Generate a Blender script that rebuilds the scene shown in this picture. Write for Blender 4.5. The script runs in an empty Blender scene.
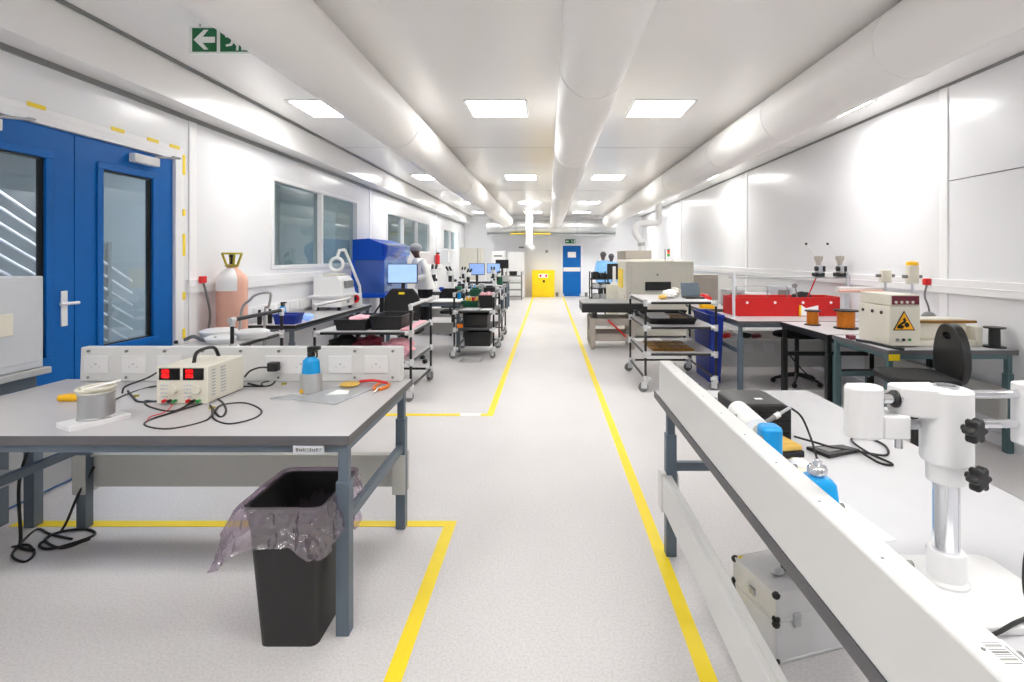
import bpy, bmesh, math, random
from mathutils import Vector, Matrix, Euler
R = math.radians; PI = math.pi
random.seed(7)
SC = bpy.context.scene
COL = SC.collection
F, CX, HZ, CH = 518.0, 548.0, 257.0, 1.55      # focal length in pixels of a 1024 wide frame, vanishing point, camera height

def on(px, py, z=0.0):
    """The point of the horizontal plane at height z seen at a pixel."""
    y = (CH - z) * F / (py - HZ)
    return Vector(((px - CX) * y / F, y, z))

# ------------------------------------------------------------------ materials
def lin(c):
    return tuple(((v/255)/12.92 if v/255 <= .04045 else ((v/255+.055)/1.055)**2.4) for v in c[:3])

MATS = {}
def mat(name, rgb, rough=.5, metal=0., var=.05, scale=9., emit=0., spec=.5, bump=0., coat=0.):
    m = bpy.data.materials.new(name); m.use_nodes = True
    nt = m.node_tree; n = nt.nodes; l = nt.links
    b = n['Principled BSDF']; c = lin(rgb)
    b.inputs['Roughness'].default_value = rough
    b.inputs['Metallic'].default_value = metal
    b.inputs['Specular IOR Level'].default_value = spec
    b.inputs['Coat Weight'].default_value = coat
    tc = n.new('ShaderNodeTexCoord'); nz = n.new('ShaderNodeTexNoise')
    nz.inputs['Scale'].default_value = scale; nz.inputs['Detail'].default_value = 4
    l.new(tc.outputs['Object'], nz.inputs['Vector'])
    rp = n.new('ShaderNodeValToRGB')
    rp.color_ramp.elements[0].position = .3; rp.color_ramp.elements[1].position = .7
    rp.color_ramp.elements[0].color = (*[v*(1-var) for v in c], 1)
    rp.color_ramp.elements[1].color = (*[min(1, v*(1+var)) for v in c], 1)
    l.new(nz.outputs['Fac'], rp.inputs['Fac']); l.new(rp.outputs['Color'], b.inputs['Base Color'])
    if bump:
        bp = n.new('ShaderNodeBump'); bp.inputs['Strength'].default_value = bump; bp.inputs['Distance'].default_value = .01
        l.new(nz.outputs['Fac'], bp.inputs['Height']); l.new(bp.outputs['Normal'], b.inputs['Normal'])
    if emit:
        b.inputs['Emission Strength'].default_value = emit
        l.new(rp.outputs['Color'], b.inputs['Emission Color'])
    MATS[name] = m
    return m

def clear(name, rgb, rough=.03, body=.0, gloss=.12):
    """Thin transparent sheet: tinted see-through, some body colour, mirror gloss by Fresnel."""
    m = bpy.data.materials.new(name); m.use_nodes = True
    nt = m.node_tree; n = nt.nodes; l = nt.links
    n.remove(n['Principled BSDF']); out = n['Material Output']; c = (*lin(rgb), 1)
    tr = n.new('ShaderNodeBsdfTransparent'); tr.inputs[0].default_value = c
    df = n.new('ShaderNodeBsdfDiffuse'); df.inputs[0].default_value = c
    gl = n.new('ShaderNodeBsdfGlossy'); gl.inputs['Roughness'].default_value = rough
    m1 = n.new('ShaderNodeMixShader'); m1.inputs[0].default_value = body
    l.new(tr.outputs[0], m1.inputs[1]); l.new(df.outputs[0], m1.inputs[2])
    fr = n.new('ShaderNodeFresnel'); fr.inputs[0].default_value = 1.5
    ad = n.new('ShaderNodeMath'); ad.operation = 'ADD'; ad.use_clamp = True; ad.inputs[1].default_value = gloss
    ge = n.new('ShaderNodeNewGeometry'); iv = n.new('ShaderNodeMath'); iv.operation = 'SUBTRACT'; iv.inputs[0].default_value = 1
    l.new(ge.outputs['Backfacing'], iv.inputs[1])
    l.new(fr.outputs[0], ad.inputs[0])
    mu = n.new('ShaderNodeMath'); mu.operation = 'MULTIPLY'; l.new(ad.outputs[0], mu.inputs[0]); l.new(iv.outputs[0], mu.inputs[1])
    m2 = n.new('ShaderNodeMixShader'); l.new(mu.outputs[0], m2.inputs[0])
    l.new(m1.outputs[0], m2.inputs[1]); l.new(gl.outputs[0], m2.inputs[2])
    l.new(m2.outputs[0], out.inputs[0])
    MATS[name] = m
    return m

WALL = mat('white_panel_wall', (236, 237, 240), .22, var=.008, scale=2)
CEIL = mat('white_ceiling_panel', (246, 245, 244), .2, var=.008, scale=2)
TRIMW = mat('white_trim', (242, 242, 244), .35, var=.01)
GAP = mat('grey_shadow_gap', (128, 130, 130), .5)
def floor_mat():
    m = mat('pale_grey_vinyl', (216, 213, 213), .42, var=.03, scale=1.6)
    nt = m.node_tree; n = nt.nodes; l = nt.links; b = n['Principled BSDF']
    tc = [x for x in n if x.type == 'TEX_COORD'][0]; rp = [x for x in n if x.type == 'VALTORGB'][0]
    nz = n.new('ShaderNodeTexNoise'); nz.inputs['Scale'].default_value = 90; nz.inputs['Detail'].default_value = 3
    l.new(tc.outputs['Object'], nz.inputs['Vector'])
    r2 = n.new('ShaderNodeValToRGB'); r2.color_ramp.elements[0].position = .35; r2.color_ramp.elements[1].position = .6
    r2.color_ramp.elements[0].color = (.86, .86, .87, 1); r2.color_ramp.elements[1].color = (1, 1, 1, 1)
    l.new(nz.outputs['Fac'], r2.inputs['Fac'])
    mx = n.new('ShaderNodeMix'); mx.data_type = 'RGBA'; mx.blend_type = 'MULTIPLY'; mx.inputs[0].default_value = 1
    l.new(rp.outputs['Color'], mx.inputs[6]); l.new(r2.outputs['Color'], mx.inputs[7])
    l.new(mx.outputs[2], b.inputs['Base Color'])
    return m
FLOOR = floor_mat()
YELLOW = mat('yellow_floor_tape', (250, 222, 10), .45, var=.03)
YTAPE = mat('yellow_tape', (246, 215, 25), .5)
BLUE = mat('blue_door_paint', (2, 98, 178), .45, var=.03, spec=.25)
LAM = mat('grey_laminate', (192, 190, 192), .38, var=.02)
LAMW = mat('white_laminate', (202, 202, 206), .35, var=.02)
EDGE = mat('dark_grey_edge', (92, 91, 94), .5)
SLATE = mat('slate_steel', (92, 105, 118), .4, var=.03)
GREEN = mat('green_grey_steel', (72, 98, 102), .4, var=.03)
RACE = mat('pale_raceway', (220, 220, 219), .38, var=.01)
BOARD = mat('light_grey_board', (196, 196, 192), .45, var=.02)
WHITE = mat('white_plastic', (232, 232, 233), .35, var=.01)
PAPER = mat('white_paper', (250, 250, 250), .8, var=.01)
CREAM = mat('cream_plastic', (228, 224, 210), .42, var=.02)
BEIGE = mat('beige_paint', (214, 211, 200), .45, var=.02)
GREY = mat('grey_paint', (178, 180, 182), .45, var=.03)
LGREY = mat('light_grey_paint', (205, 208, 214), .45, var=.02)
MGREY = mat('mid_grey_paint', (130, 130, 130), .45, var=.03)
WARMG = mat('warm_grey_paint', (172, 164, 156), .45, var=.03)
BLACK = mat('black_plastic', (28, 28, 30), .42, var=.1)
MATTE = mat('black_fabric', (34, 34, 36), .85, var=.12, scale=60, bump=.1)
BINB = mat('black_bin_plastic', (36, 36, 36), .5, var=.08, scale=40)
PIPE = mat('black_coated_pipe', (22, 22, 24), .38, var=.05)
JOINT = mat('zinc_pipe_joint', (214, 215, 217), .35, metal=.3)
CHROME = mat('chrome', (225, 226, 230), .12, metal=1., var=.02)
STEEL = mat('brushed_steel', (190, 192, 194), .3, metal=1., var=.04)
SILVER = mat('silver_duct_foil', (205, 206, 206), .32, metal=.75, var=.06, scale=3)
DUCT = mat('white_fabric_duct', (240, 238, 236), .55, var=.012, scale=3)
RUBBER = mat('grey_rubber_tyre', (120, 122, 124), .6)
CABLE = mat('black_cable', (30, 30, 32), .5)
GCABLE = mat('grey_cable', (110, 112, 114), .5)
CYAN = mat('cyan_bottle_plastic', (16, 158, 228), .3)
NAVY = mat('blue_bin_plastic', (22, 52, 158), .4)
MBLUE = mat('blue_machine_paint', (2, 80, 200), .4, spec=.3)
RED = mat('red_painted_metal', (205, 24, 24), .4)
REDP = mat('red_plastic', (222, 30, 34), .4)
ORANGE = mat('orange_plastic', (246, 130, 20), .4)
COPPER = mat('copper_wire', (208, 120, 30), .35, metal=.45, var=.15, scale=50)
PEACH = mat('peach_cylinder_paint', (228, 176, 156), .5)
OLIVE = mat('olive_yellow_metal', (170, 160, 40), .4)
PINK = mat('pink_plastic_bag', (242, 178, 190), .35, var=.08, scale=30)
MAROON = mat('maroon_plastic', (120, 40, 60), .4, var=.2, scale=30)
YPLAS = mat('yellow_plastic', (246, 190, 20), .4)
YCAB = mat('yellow_cabinet_paint', (250, 214, 0), .4)
OCHRE = mat('ochre_circuit_panel', (140, 96, 20), .45, var=.2, scale=25)
PCB = mat('green_circuit_board', (30, 96, 70), .4, var=.2, scale=30)
SPONGE = mat('yellow_sponge', (226, 186, 96), .9, var=.1, scale=60)
ALU = mat('silver_aluminium_case', (222, 223, 224), .34, metal=.35, var=.03)
DISP = mat('black_display', (12, 12, 14), .25)
LED = mat('red_led_digits', (255, 20, 26), .5, emit=.7, var=0)
LEDB = mat('dim_led_digits', (50, 50, 70), .5, var=0)
SCREEN = mat('light_blue_screen', (160, 192, 236), .3, emit=.42, var=.05, scale=6)
SCREEND = mat('blue_screen', (130, 160, 212), .3, emit=.4, var=.06, scale=6)
LAMP = mat('lit_lamp_diffuser', (255, 254, 250), .5, emit=13., var=0)
FILLB = mat('added_back_room_fill', (252, 252, 255), .5, emit=42., var=0)  # glow of the fill lamps added out of sight in the back rooms
EXITG = mat('exit_sign_green', (4, 104, 58), .45, var=.02)
EXITW = mat('exit_sign_white', (240, 244, 240), .45, var=0)
SIGY = mat('warning_yellow', (250, 178, 14), .45, var=0)
SIGK = mat('warning_black', (14, 12, 10), .5, var=0)
SKIN = mat('brown_skin', (78, 52, 42), .5)
COAT = mat('white_coat_cloth', (240, 240, 240), .8, var=.03)
SCRUB = mat('light_blue_smock', (128, 186, 234), .8, var=.04)
TROUS = mat('dark_trousers', (32, 34, 40), .85)
NET = mat('grey_hair_net', (150, 150, 152), .7, var=.3, scale=50)
HAIR = mat('dark_hair', (84, 80, 84), .8)
BROOM = mat('back_room_wall', (176, 190, 194), .5, var=.05, scale=1)
BROOMF = mat('back_room_floor', (150, 150, 150), .5)
TEAL = mat('teal_blue_cloth', (60, 120, 150), .7, var=.2)
TERMG = mat('green_terminal', (40, 150, 70), .4)
GLASS = clear('tinted_window_glass', (196, 208, 210), .02, .06, .04)
DGLASS = clear('door_glass', (226, 232, 236), .02, .05, .04)
BHOOD = clear('blue_tinted_hood', (70, 140, 235), .05, .35, .05)
LHOOD = clear('light_blue_hood', (175, 208, 250), .06, .2, .08)
LINER = clear('violet_bin_liner', (214, 200, 214), .16, .1, .12)
PBAG = clear('clear_plastic_sleeve', (222, 226, 230), .12, .5, .06)
LENS = clear('magnifier_lens', (214, 226, 230), .02, .1, .1)
ACRY = clear('clear_acrylic', (235, 238, 240), .05, .12, .05)

# ------------------------------------------------------------------ geometry
def cat_rom(pts, k=5):
    p = [Vector(a) for a in pts]
    if len(p) < 3: return p
    q = [2*p[0]-p[1]] + p + [2*p[-1]-p[-2]]
    out = []
    for i in range(1, len(q)-2):
        a, b, c, d = q[i-1:i+3]
        for j in range(k):
            t = j/k
            out.append(.5*((2*b)+(c-a)*t+(2*a-5*b+4*c-d)*t*t+(3*b-a-3*c+d)*t**3))
    out.append(p[-1]); return out

class B:
    def __init__(s): s.v = []; s.f = []; s.m = []; s.mi = 0; s.X = None
    def add(s, vs, fs):
        n = len(s.v)
        for q in vs: s.v.append((s.X @ Vector(q)) if s.X else Vector(q))
        for q in fs: s.f.append([i+n for i in q]); s.m.append(s.mi)
        return s
    def box(s, x0, x1, y0, y1, z0, z1):
        return s.add([(x0,y0,z0),(x1,y0,z0),(x1,y1,z0),(x0,y1,z0),(x0,y0,z1),(x1,y0,z1),(x1,y1,z1),(x0,y1,z1)],
                     [(3,2,1,0),(4,5,6,7),(0,1,5,4),(1,2,6,5),(2,3,7,6),(3,0,4,7)])
    def ob(s, c, d, rz=0, rx=0, ry=0):
        M = Matrix.Translation(c) @ Euler((rx, ry, rz)).to_matrix().to_4x4()
        n = len(s.v); s.box(-d[0]/2, d[0]/2, -d[1]/2, d[1]/2, -d[2]/2, d[2]/2)
        for i in range(n, len(s.v)): s.v[i] = M @ s.v[i] if not s.X else s.X @ (M @ (s.X.inverted() @ s.v[i]))
        return s
    def ring(s, rings, cap=True, closed=True):
        n = len(rings[0]); vs = [q for r in rings for q in r]; fs = []
        for i in range(len(rings)-1):
            for j in range(n if closed else n-1):
                k = (j+1) % n
                fs.append((i*n+j, i*n+k, (i+1)*n+k, (i+1)*n+j))
        if cap:
            fs.append(tuple(range(n-1, -1, -1))); fs.append(tuple((len(rings)-1)*n+j for j in range(n)))
        return s.add(vs, fs)
    def tube(s, pts, r, n=8, smooth=0):
        p = cat_rom(pts, smooth) if smooth else [Vector(a) for a in pts]
        rs = r if isinstance(r, (list, tuple)) else [r]*len(p)
        rings = []; up = None
        for i, a in enumerate(p):
            t = (p[min(i+1, len(p)-1)] - p[max(i-1, 0)]).normalized()
            if up is None: up = Vector((0,0,1)) if abs(t.z) < .9 else Vector((1,0,0))
            u = t.cross(up)
            if u.length < 1e-4: u = t.cross(Vector((.3,.5,.7)))
            u.normalize(); w = u.cross(t).normalized(); up = w
            rr = rs[min(i, len(rs)-1)]
            rings.append([a + rr*(math.cos(2*PI*j/n)*u + math.sin(2*PI*j/n)*w) for j in range(n)])
        return s.ring(rings)
    def cyl(s, p, q, r, r2=None, n=16):
        return s.tube([p, q], [r, r if r2 is None else r2], n)
    def lathe(s, prof, c=(0,0,0), n=24, sx=1, sy=1):
        c = Vector(c)
        return s.ring([[c+Vector((sx*r*math.cos(2*PI*j/n), sy*r*math.sin(2*PI*j/n), z)) for j in range(n)] for r, z in prof])
    def ell(s, c, r, n=16, m=10):
        if not hasattr(r, '__len__'): r = (r, r, r)
        c = Vector(c); pr = [(math.sin(PI*i/m), -math.cos(PI*i/m)) for i in range(m+1)]
        return s.ring([[c+Vector((r[0]*max(a,.02)*math.cos(2*PI*j/n), r[1]*max(a,.02)*math.sin(2*PI*j/n), r[2]*b)) for j in range(n)] for a, b in pr])
    def prism(s, poly, lo, hi, ax='z'):
        def put(a, b, h): return {'z': (a,b,h), 'y': (a,h,b), 'x': (h,a,b)}[ax]
        return s.ring([[put(a,b,lo) for a,b in poly], [put(a,b,hi) for a,b in poly]])
    def rbox(s, x0, x1, y0, y1, z0, z1, r, k=5):
        return s.prism(rrect(x0, x1, y0, y1, r, k), z0, z1)
    def torus(s, c, R_, r, n=24, m=8, ax='z', rot=None):
        c = Vector(c); rings = []
        for i in range(n+1):
            a = 2*PI*i/n; ring = []
            for j in range(m):
                b = 2*PI*j/m; q = Vector(((R_+r*math.cos(b))*math.cos(a), (R_+r*math.cos(b))*math.sin(a), r*math.sin(b)))
                if ax == 'y': q = Vector((q.x, q.z, q.y))
                if ax == 'x': q = Vector((q.z, q.x, q.y))
                if rot: q = rot @ q
                ring.append(c+q)
            rings.append(ring)
        return s.ring(rings, cap=False)
    def build(s, name, m, parent=None, bevel=0, label=None, cat=None, group=None, kind=None, origin=None, flat=False):
        ms = m if isinstance(m, (list, tuple)) else [m]
        root = parent
        while root is not None and root.parent is not None: root = root.parent
        if root is not None: off = Vector(root.location)
        elif origin is not None: off = Vector(origin)
        else:
            xs = [q.x for q in s.v]; ys = [q.y for q in s.v]; zs = [q.z for q in s.v]
            off = Vector(((min(xs)+max(xs))/2, (min(ys)+max(ys))/2, min(zs)))
        me = bpy.data.meshes.new(name)
        me.from_pydata([tuple(q-off) for q in s.v], [], s.f)
        for q in ms: me.materials.append(q)
        me.polygons.foreach_set('material_index', s.m)
        bm = bmesh.new(); bm.from_mesh(me)
        bmesh.ops.recalc_face_normals(bm, faces=bm.faces)
        if not flat:
            for f in bm.faces: f.smooth = True
            for e in bm.edges:
                if len(e.link_faces) == 2: e.smooth = e.calc_face_angle(0) < R(38)
        bm.to_mesh(me); bm.free()
        o = bpy.data.objects.new(name, me); COL.objects.link(o)
        if parent is not None: o.parent = parent
        else: o.location = off
        if bevel:
            b = o.modifiers.new('bevel', 'BEVEL'); b.width = bevel; b.segments = 2; b.limit_method = 'ANGLE'; b.angle_limit = R(40)
        tag(o, label, cat, group, kind)
        return o

def rrect(x0, x1, y0, y1, r, k=5):
    out = []
    for cx, cy, a in ((x1-r,y1-r,0),(x0+r,y1-r,90),(x0+r,y0+r,180),(x1-r,y0+r,270)):
        for i in range(k+1):
            t = R(a+90*i/k); out.append((cx+r*math.cos(t), cy+r*math.sin(t)))
    return out

def tag(o, label=None, cat=None, group=None, kind=None):
    if label: o['label'] = label
    if cat: o['category'] = cat
    if group: o['group'] = group
    if kind: o['kind'] = kind
    return o

def thing(name, label, cat, loc=(0,0,0), group=None, kind=None):
    o = bpy.data.objects.new(name, None); COL.objects.link(o)
    o.location = loc; o.empty_display_size = .1
    return tag(o, label, cat, group, kind)

def copy_tree(o, parent=None):
    c = o.copy(); COL.objects.link(c); c.parent = parent
    for ch in list(o.children): copy_tree(ch, c)
    return c

def put(o, loc, rz=0., label=None):
    o.location = loc; o.rotation_euler = (0, 0, rz)
    if label: o['label'] = label
    return o

def struct(name, b, m, bevel=0, label=None, parent=None):
    return b.build(name, m, parent, bevel, kind=None if parent else 'structure', label=label)

# ------------------------------------------------------------------ room shell
XL, XR, YB, YF, ZC = -3.3, 3.72, -3.0, 20.5, 3.155
struct('floor', B().box(XL-.12, XR+.12, YB-.12, YF+.12, -.1, 0), FLOOR)
struct('ceiling', B().box(XL-.12, XR+.12, YB-.12, YF+.12, ZC, ZC+.1), CEIL)
struct('wall_right', B().box(XR, XR+.12, YB, YF, 0, ZC), WALL)
struct('wall_back', B().box(XL, XR, YF, YF+.12, 0, ZC), WALL)
struct('wall_front', B().box(XL, XR, YB-.12, YB, 0, ZC), WALL)
DY0, DY1, DZ = 2.58, 4.62, 2.47
WINS = [(6.2, 8.95, 1.43, 2.49, (7.56,)), (10.6, 14.4, 1.68, 2.46, (11.8, 13.05)), (16.3, 18.8, 1.8, 2.44, (17.5,))]
w = B()
cuts = [(DY0, DY1, 0, DZ)] + [q[:4] for q in WINS]
y = YB
for a, b_, z0, z1 in cuts:
    w.box(XL-.12, XL, y, a, 0, ZC)
    if z0 > 0: w.box(XL-.12, XL, a, b_, 0, z0)
    w.box(XL-.12, XL, a, b_, z1, ZC); y = b_
w.box(XL-.12, XL, y, YF, 0, ZC)
struct('wall_left', w, WALL)
# cover strips between wall panels, dado trunking, cornice box
n = 0
def trim(b, m, bevel=0, label=None):
    global n
    n += 1
    return struct('trim_%d' % n, b, m, bevel, label)
trim(B().box(XL, -3.06, YB, 20.3, 2.837, ZC-.012), CEIL, .004, 'white boxed cornice along the top of the left wall')
trim(B().box(-3.06, -3.02, YB, 20.3, ZC-.012, ZC), GAP, 0, 'grey joint where the cornice meets the ceiling')
trim(B().box(XL, XL+.025, YB, 20.3, 2.8, 2.837), GAP, 0, 'grey joint where the cornice meets the left wall')
trim(B().box(XR-.02, XR, YB, YF, ZC-.022, ZC), GAP, 0, 'grey joint between right wall and ceiling')
trim(B().box(XR-.035, XR, YB, YF, 1.215, 1.345).box(XR-.04, XR, YB, YF, 1.275, 1.283), TRIMW, .005, 'white trunking running along the right wall')
trim(B().box(XL, XL+.035, 4.72, 16.0, 1.215, 1.345).box(XL, XL+.04, 4.72, 16., 1.275, 1.283), TRIMW, .005, 'white trunking running along the left wall')
for yy in (4.86, 9.7, 14.5):
    trim(B().box(XR-.012, XR, yy-.05, yy+.05, 0, ZC-.022), TRIMW, .003, None)
for yy in (4.8, 9.6, 15.3):
    trim(B().box(XL, XL+.012, yy-.05, yy+.05, 0, 2.8), TRIMW, .003, None)
trim(B().box(XR-.004, XR, YB, 4.8, 2.25, 2.258), GAP, 0, 'thin seam on the near right wall')
for yy in (2.6, 7.6, 12.5):
    trim(B().box(-3.02, XR-.02, yy-.004, yy+.004, ZC-.002, ZC), GAP, 0, None)
struct('baseboard_right', B().box(XR-.02, XR, YB, YF, 0, .1), TRIMW, .003)
struct('baseboard_left', B().box(XL, XL+.02, 4.7, YF, 0, .1), TRIMW, .003)
struct('baseboard_back', B().box(XL, .5, YF-.02, YF, 0, .1).box(1.38, XR, YF-.02, YF, 0, .1), TRIMW, .003)

# windows of the left wall
for i, (a, b_, z0, z1, mul) in enumerate(WINS):
    wr = thing('window_%d' % (i+1), None, None, (XL, (a+b_)/2, z0), kind='structure')
    fb = B()
    for q in ((a, b_, z0-.03, z0+.02), (a, b_, z1-.02, z1+.03)): fb.box(XL-.12, XL+.015, q[0]-.04, q[1]+.04, q[2], q[3])
    for yy in (a, b_): fb.box(XL-.12, XL+.015, yy-.035, yy+.025, z0+.02, z1-.02)
    fb.build('window_frame', TRIMW, wr, .004)
    for yy in mul: B().box(XL-.1, XL+.01, yy-.028, yy+.028, z0+.02, z1-.02).build('mullion', TRIMW, wr, .003)
    ed = [a+.025, *mul, b_-.025]
    for q in range(len(ed)-1):
        B().box(XL-.06, XL-.052, ed[q]+.02, ed[q+1]-.02, z0+.02, z1-.02).build('window_pane', GLASS, wr)

# rooms seen through the left windows and the glazed doors
struct('floor_back_room', B().box(-7.2, XL-.12, 0, YF, -.1, 0), BROOMF)
struct('ceiling_back_room', B().box(-7.2, XL-.12, 0, YF, 2.9, 3.0), CEIL)
struct('wall_back_room_left', B().box(-7.3, -7.2, 0, YF, 0, 2.9), BROOM)
struct('wall_back_room_near', B().box(-7.2, XL-.12, -.1, 0, 0, 2.9), BROOM)
struct('wall_back_room_far', B().box(-7.2, XL-.12, YF, YF+.1, 0, 2.9), BROOM)
struct('wall_back_room_divider', B().box(-7.2, XL-.12, 6.5, 6.6, 0, 2.9), BROOM)
struct('wall_back_room_partition', B().box(-7.2, -4.6, 11.2, 11.3, 0, 2.9), BROOM)

# ------------------------------------------------------------------ blue double door on the left
d1 = thing('door_1', 'blue double door with tall glass panels in the left wall', None, (XL, 3.6, 0), kind='structure')
fb = B()
fb.box(XL-.12, XL+.03, DY0, DY0+.07, 0, DZ).box(XL-.12, XL+.03, DY1-.07, DY1, 0, DZ).box(XL-.12, XL+.03, DY0+.07, DY1-.07, DZ-.06, DZ)
fb.box(XL, XL+.02, DY1, DY1+.05, 0, DZ+.05).box(XL, XL+.02, DY0-.05, DY0, 0, DZ+.05).box(XL, XL+.02, DY0, DY1, DZ, DZ+.05)
frame = fb.build('door_frame', TRIMW, d1, .004)
def leaf(y0, y1, wy0, wy1, wz0, wz1):
    X0, X1 = XL-.05, XL+.005
    b = B().box(X0, X1, y0, wy0, .01, DZ-.065).box(X0, X1, wy1, y1, .01, DZ-.065)
    b.box(X0, X1, wy0, wy1, .01, wz0).box(X0, X1, wy0, wy1, wz1, DZ-.065)
    lf = b.build('door_leaf', BLUE, d1)
    q = B()
    for p in ((wy0-.05, wy1+.05, wz0-.05, wz0), (wy0-.05, wy1+.05, wz1, wz1+.05), (wy0-.05, wy0, wz0, wz1), (wy1, wy1+.05, wz0, wz1)):
        q.box(X1, X1+.012, *p)
    q.build('glazing_bead', BLUE, lf, .004)
    q = B()
    for p in ((wy0, wy1, wz0, wz0+.012), (wy0, wy1, wz1-.012, wz1), (wy0, wy0+.012, wz0, wz1), (wy1-.012, wy1, wz0, wz1)):
        q.box(X0+.01, X1-.005, *p)
    q.build('glazing_seal', BLACK, lf)
    B().box(X1, X1+.004, y0+.02, y1-.02, .02, .36).build('kick_plate', GREY, lf, .001)
    B().box(X0+.022, X0+.03, wy0+.005, wy1-.005, wz0+.005, wz1-.005).build('door_pane', DGLASS, lf)
    return lf
lf1 = leaf(2.66, 3.6, 2.87, 3.39, .89, 2.2)
lf2 = leaf(3.607, 4.545, 3.83, 4.31, .89, 2.2)
B().box(XL+.005, XL+.014, 3.5, 3.545, 1.08, 1.32).build('handle_plate', WHITE, lf1, .003)
B().cyl((XL+.01, 3.522, 1.235), (XL+.06, 3.522, 1.235), .011).tube([(XL+.055, 3.45, 1.235), (XL+.06, 3.53, 1.235), (XL+.058, 3.58, 1.235)], .011).build('door_handle', WHITE, lf1)
for lf, yy in ((lf1, 2.95), (lf2, 4.2)):
    B().box(XL+.005, XL+.06, yy-.13, yy+.13, 2.3, 2.37).build('door_closer', WHITE, lf, .006)
    B().tube([(XL+.04, yy+.1, 2.38), (XL+.16, yy+.22, 2.39), (XL+.04, yy+.3, 2.42)], .009).build('closer_arm', GREY, lf)
for yy in (2.85, 3.32, 3.95, 4.3, 4.55):
    B().box(XL+.02, XL+.024, yy-.06, yy+.06, DZ+.035, DZ+.062).build('tape_strip', YTAPE, frame)
for zz, hh in ((2.38, .09), (1.95, .03), (1.66, .1), (1.2, .035), (.86, .045)):
    B().box(XL+.02, XL+.024, DY1+.03, DY1+.06, zz-hh, zz+hh).build('tape_strip', YTAPE, frame)

# stair with railing behind the doors
st = thing('staircase', 'metal stair with slanting rails seen through the blue doors', 'stairs', (-4.9, 4.4, 0))
b = B()
for i in range(11): b.box(-5.5, -4.5, 5.2-.26*i, 5.48-.26*i, .17*i+.1, .17*i+.14)
b.build('tread', GREY, st)
for k in range(9):
    B().tube([(-4.5, 5.6, .25+k*.13), (-4.5, 2.3, 2.2+k*.13)], .012).build('stair_rail', WHITE, st)
for yy in (5.3, 4.2, 3.1): B().box(-4.52, -4.48, yy-.02, yy+.02, 0, 1.7+(5.3-yy)*.59).build('railing_post', STEEL, st)

# equipment glimpsed through the windows
q = thing('glass_cupboard', 'pale cupboard seen through the nearest left window', 'cupboard', (-5.4, 9.4, 0))
B().box(-5.7, -5.1, 9.2, 9.7, 0, 2.0).build('body', LGREY, q, .01); B().box(-5.65, -5.15, 9.19, 9.2, .1, 1.9).build('door', WHITE, q, .004)
q = thing('lab_table', 'table heaped with blue cloth seen through the nearest left window', 'table', (-5.3, 7.7, 0))
B().box(-6.2, -4.5, 7.2, 8.2, .8, .84).build('tabletop', LAM, q)
for xx in (-6.1, -4.6):
    for yy in (7.3, 8.1): B().box(xx-.03, xx+.03, yy-.03, yy+.03, 0, .8).build('leg', SLATE, q)
for k, (xx, yy, hh, m) in enumerate(((-5.9, 7.6, .5, TEAL), (-5.4, 7.9, .62, TEAL), (-4.9, 7.5, .56, MBLUE))):
    B().ell((xx, yy, .84+hh*.45), (.26, .22, hh*.45), 14, 8).build('cloth_bundle', m, None, 0,
        ['teal bundle at the left on the table behind the nearest window', 'tall teal bundle in the middle of the table behind the nearest window', 'dark blue bundle on the table behind the nearest window'][k], 'bundle')

# ------------------------------------------------------------------ ceiling lights
def make_light():
    t = thing('ceiling_light', 'lit square recessed ceiling light panel', 'ceiling light', (0,0,0), 'square ceiling light panels')
    b = B()
    for q in ((-.325,.325,-.325,-.3),(-.325,.325,.3,.325),(-.325,-.3,-.3,.3),(.3,.325,-.3,.3)): b.box(*q, -.012, 0)
    b.build('light_frame', TRIMW, t, .002)
    B().box(-.3, .3, -.3, .3, -.008, -.002).build('light_diffuser', LAMP, t)
    return t
lights = make_light(); first = True
rows = [(.6, 'overhead beside the camera'), (5.6, 'nearest row in view'), (10.4, 'second row from the camera'), (15.2, 'third row from the camera'), (18.5, 'last row before the far wall')]
cols = [(-2.36, 'beside the left wall'), (-.54, 'just left of the middle duct'), (1.2, 'just right of the middle duct'), (3.02, 'beside the right wall')]
for yy, rn in rows:
    for xx, cn in cols:
        t = lights if first else copy_tree(lights); first = False
        put(t, (xx, yy, ZC), 0, 'square ceiling light %s, %s' % (cn, rn))
for k, (xx, yy) in enumerate(((-3.95, 4.6), (-3.85, 9.3), (-3.9, 14.6), (-3.9, 18.2))):  # added fill lamps, kept out of view, to brighten the rooms behind the glass
    b = B().box(xx-.3, xx+.3, yy-.3, yy+.3, 2.885, 2.9)
    b.build('hidden_fill_lamp', FILLB, None, 0, ['added fill lamp hidden above the stair behind the blue doors', 'added fill lamp hidden behind the nearest left window', 'added fill lamp hidden behind the second left window', 'added fill lamp hidden behind the farthest left window'][k], 'ceiling light')

# ------------------------------------------------------------------ ducts
def duct(label, x, z, y0, y1, seams, r=.232):
    t = thing('air_duct', label, 'duct', (x, (y0+y1)/2, z-r), 'white ducts under the ceiling')
    B().cyl((x, y0, z), (x, y1, z), r, n=48).build('duct_tube', DUCT, t)
    for yy in seams: B().cyl((x, yy-.012, z), (x, yy+.012, z), r+.004, n=48).build('duct_seam', DUCT, t)
    for yy in seams:
        B().box(x-.012, x+.012, yy-.015, yy+.015, z+r, ZC-.002).build('duct_hanger', GREY, t)
    return t
ZD = 2.88
duct('long white round duct on the left side of the ceiling', -1.53, ZD, -2.9, 19.3, (1.0, 5.2, 9, 13))
duct('long white round duct down the middle of the ceiling', .313, ZD, -2.9, 19.2, (.9, 3.6, 6.4, 10, 14))
duct('long white round duct on the right side of the ceiling', 2.26, ZD+.02, -2.9, 19.3, (3.25, 4.95, 6.6, 9.2, 13))
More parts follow.
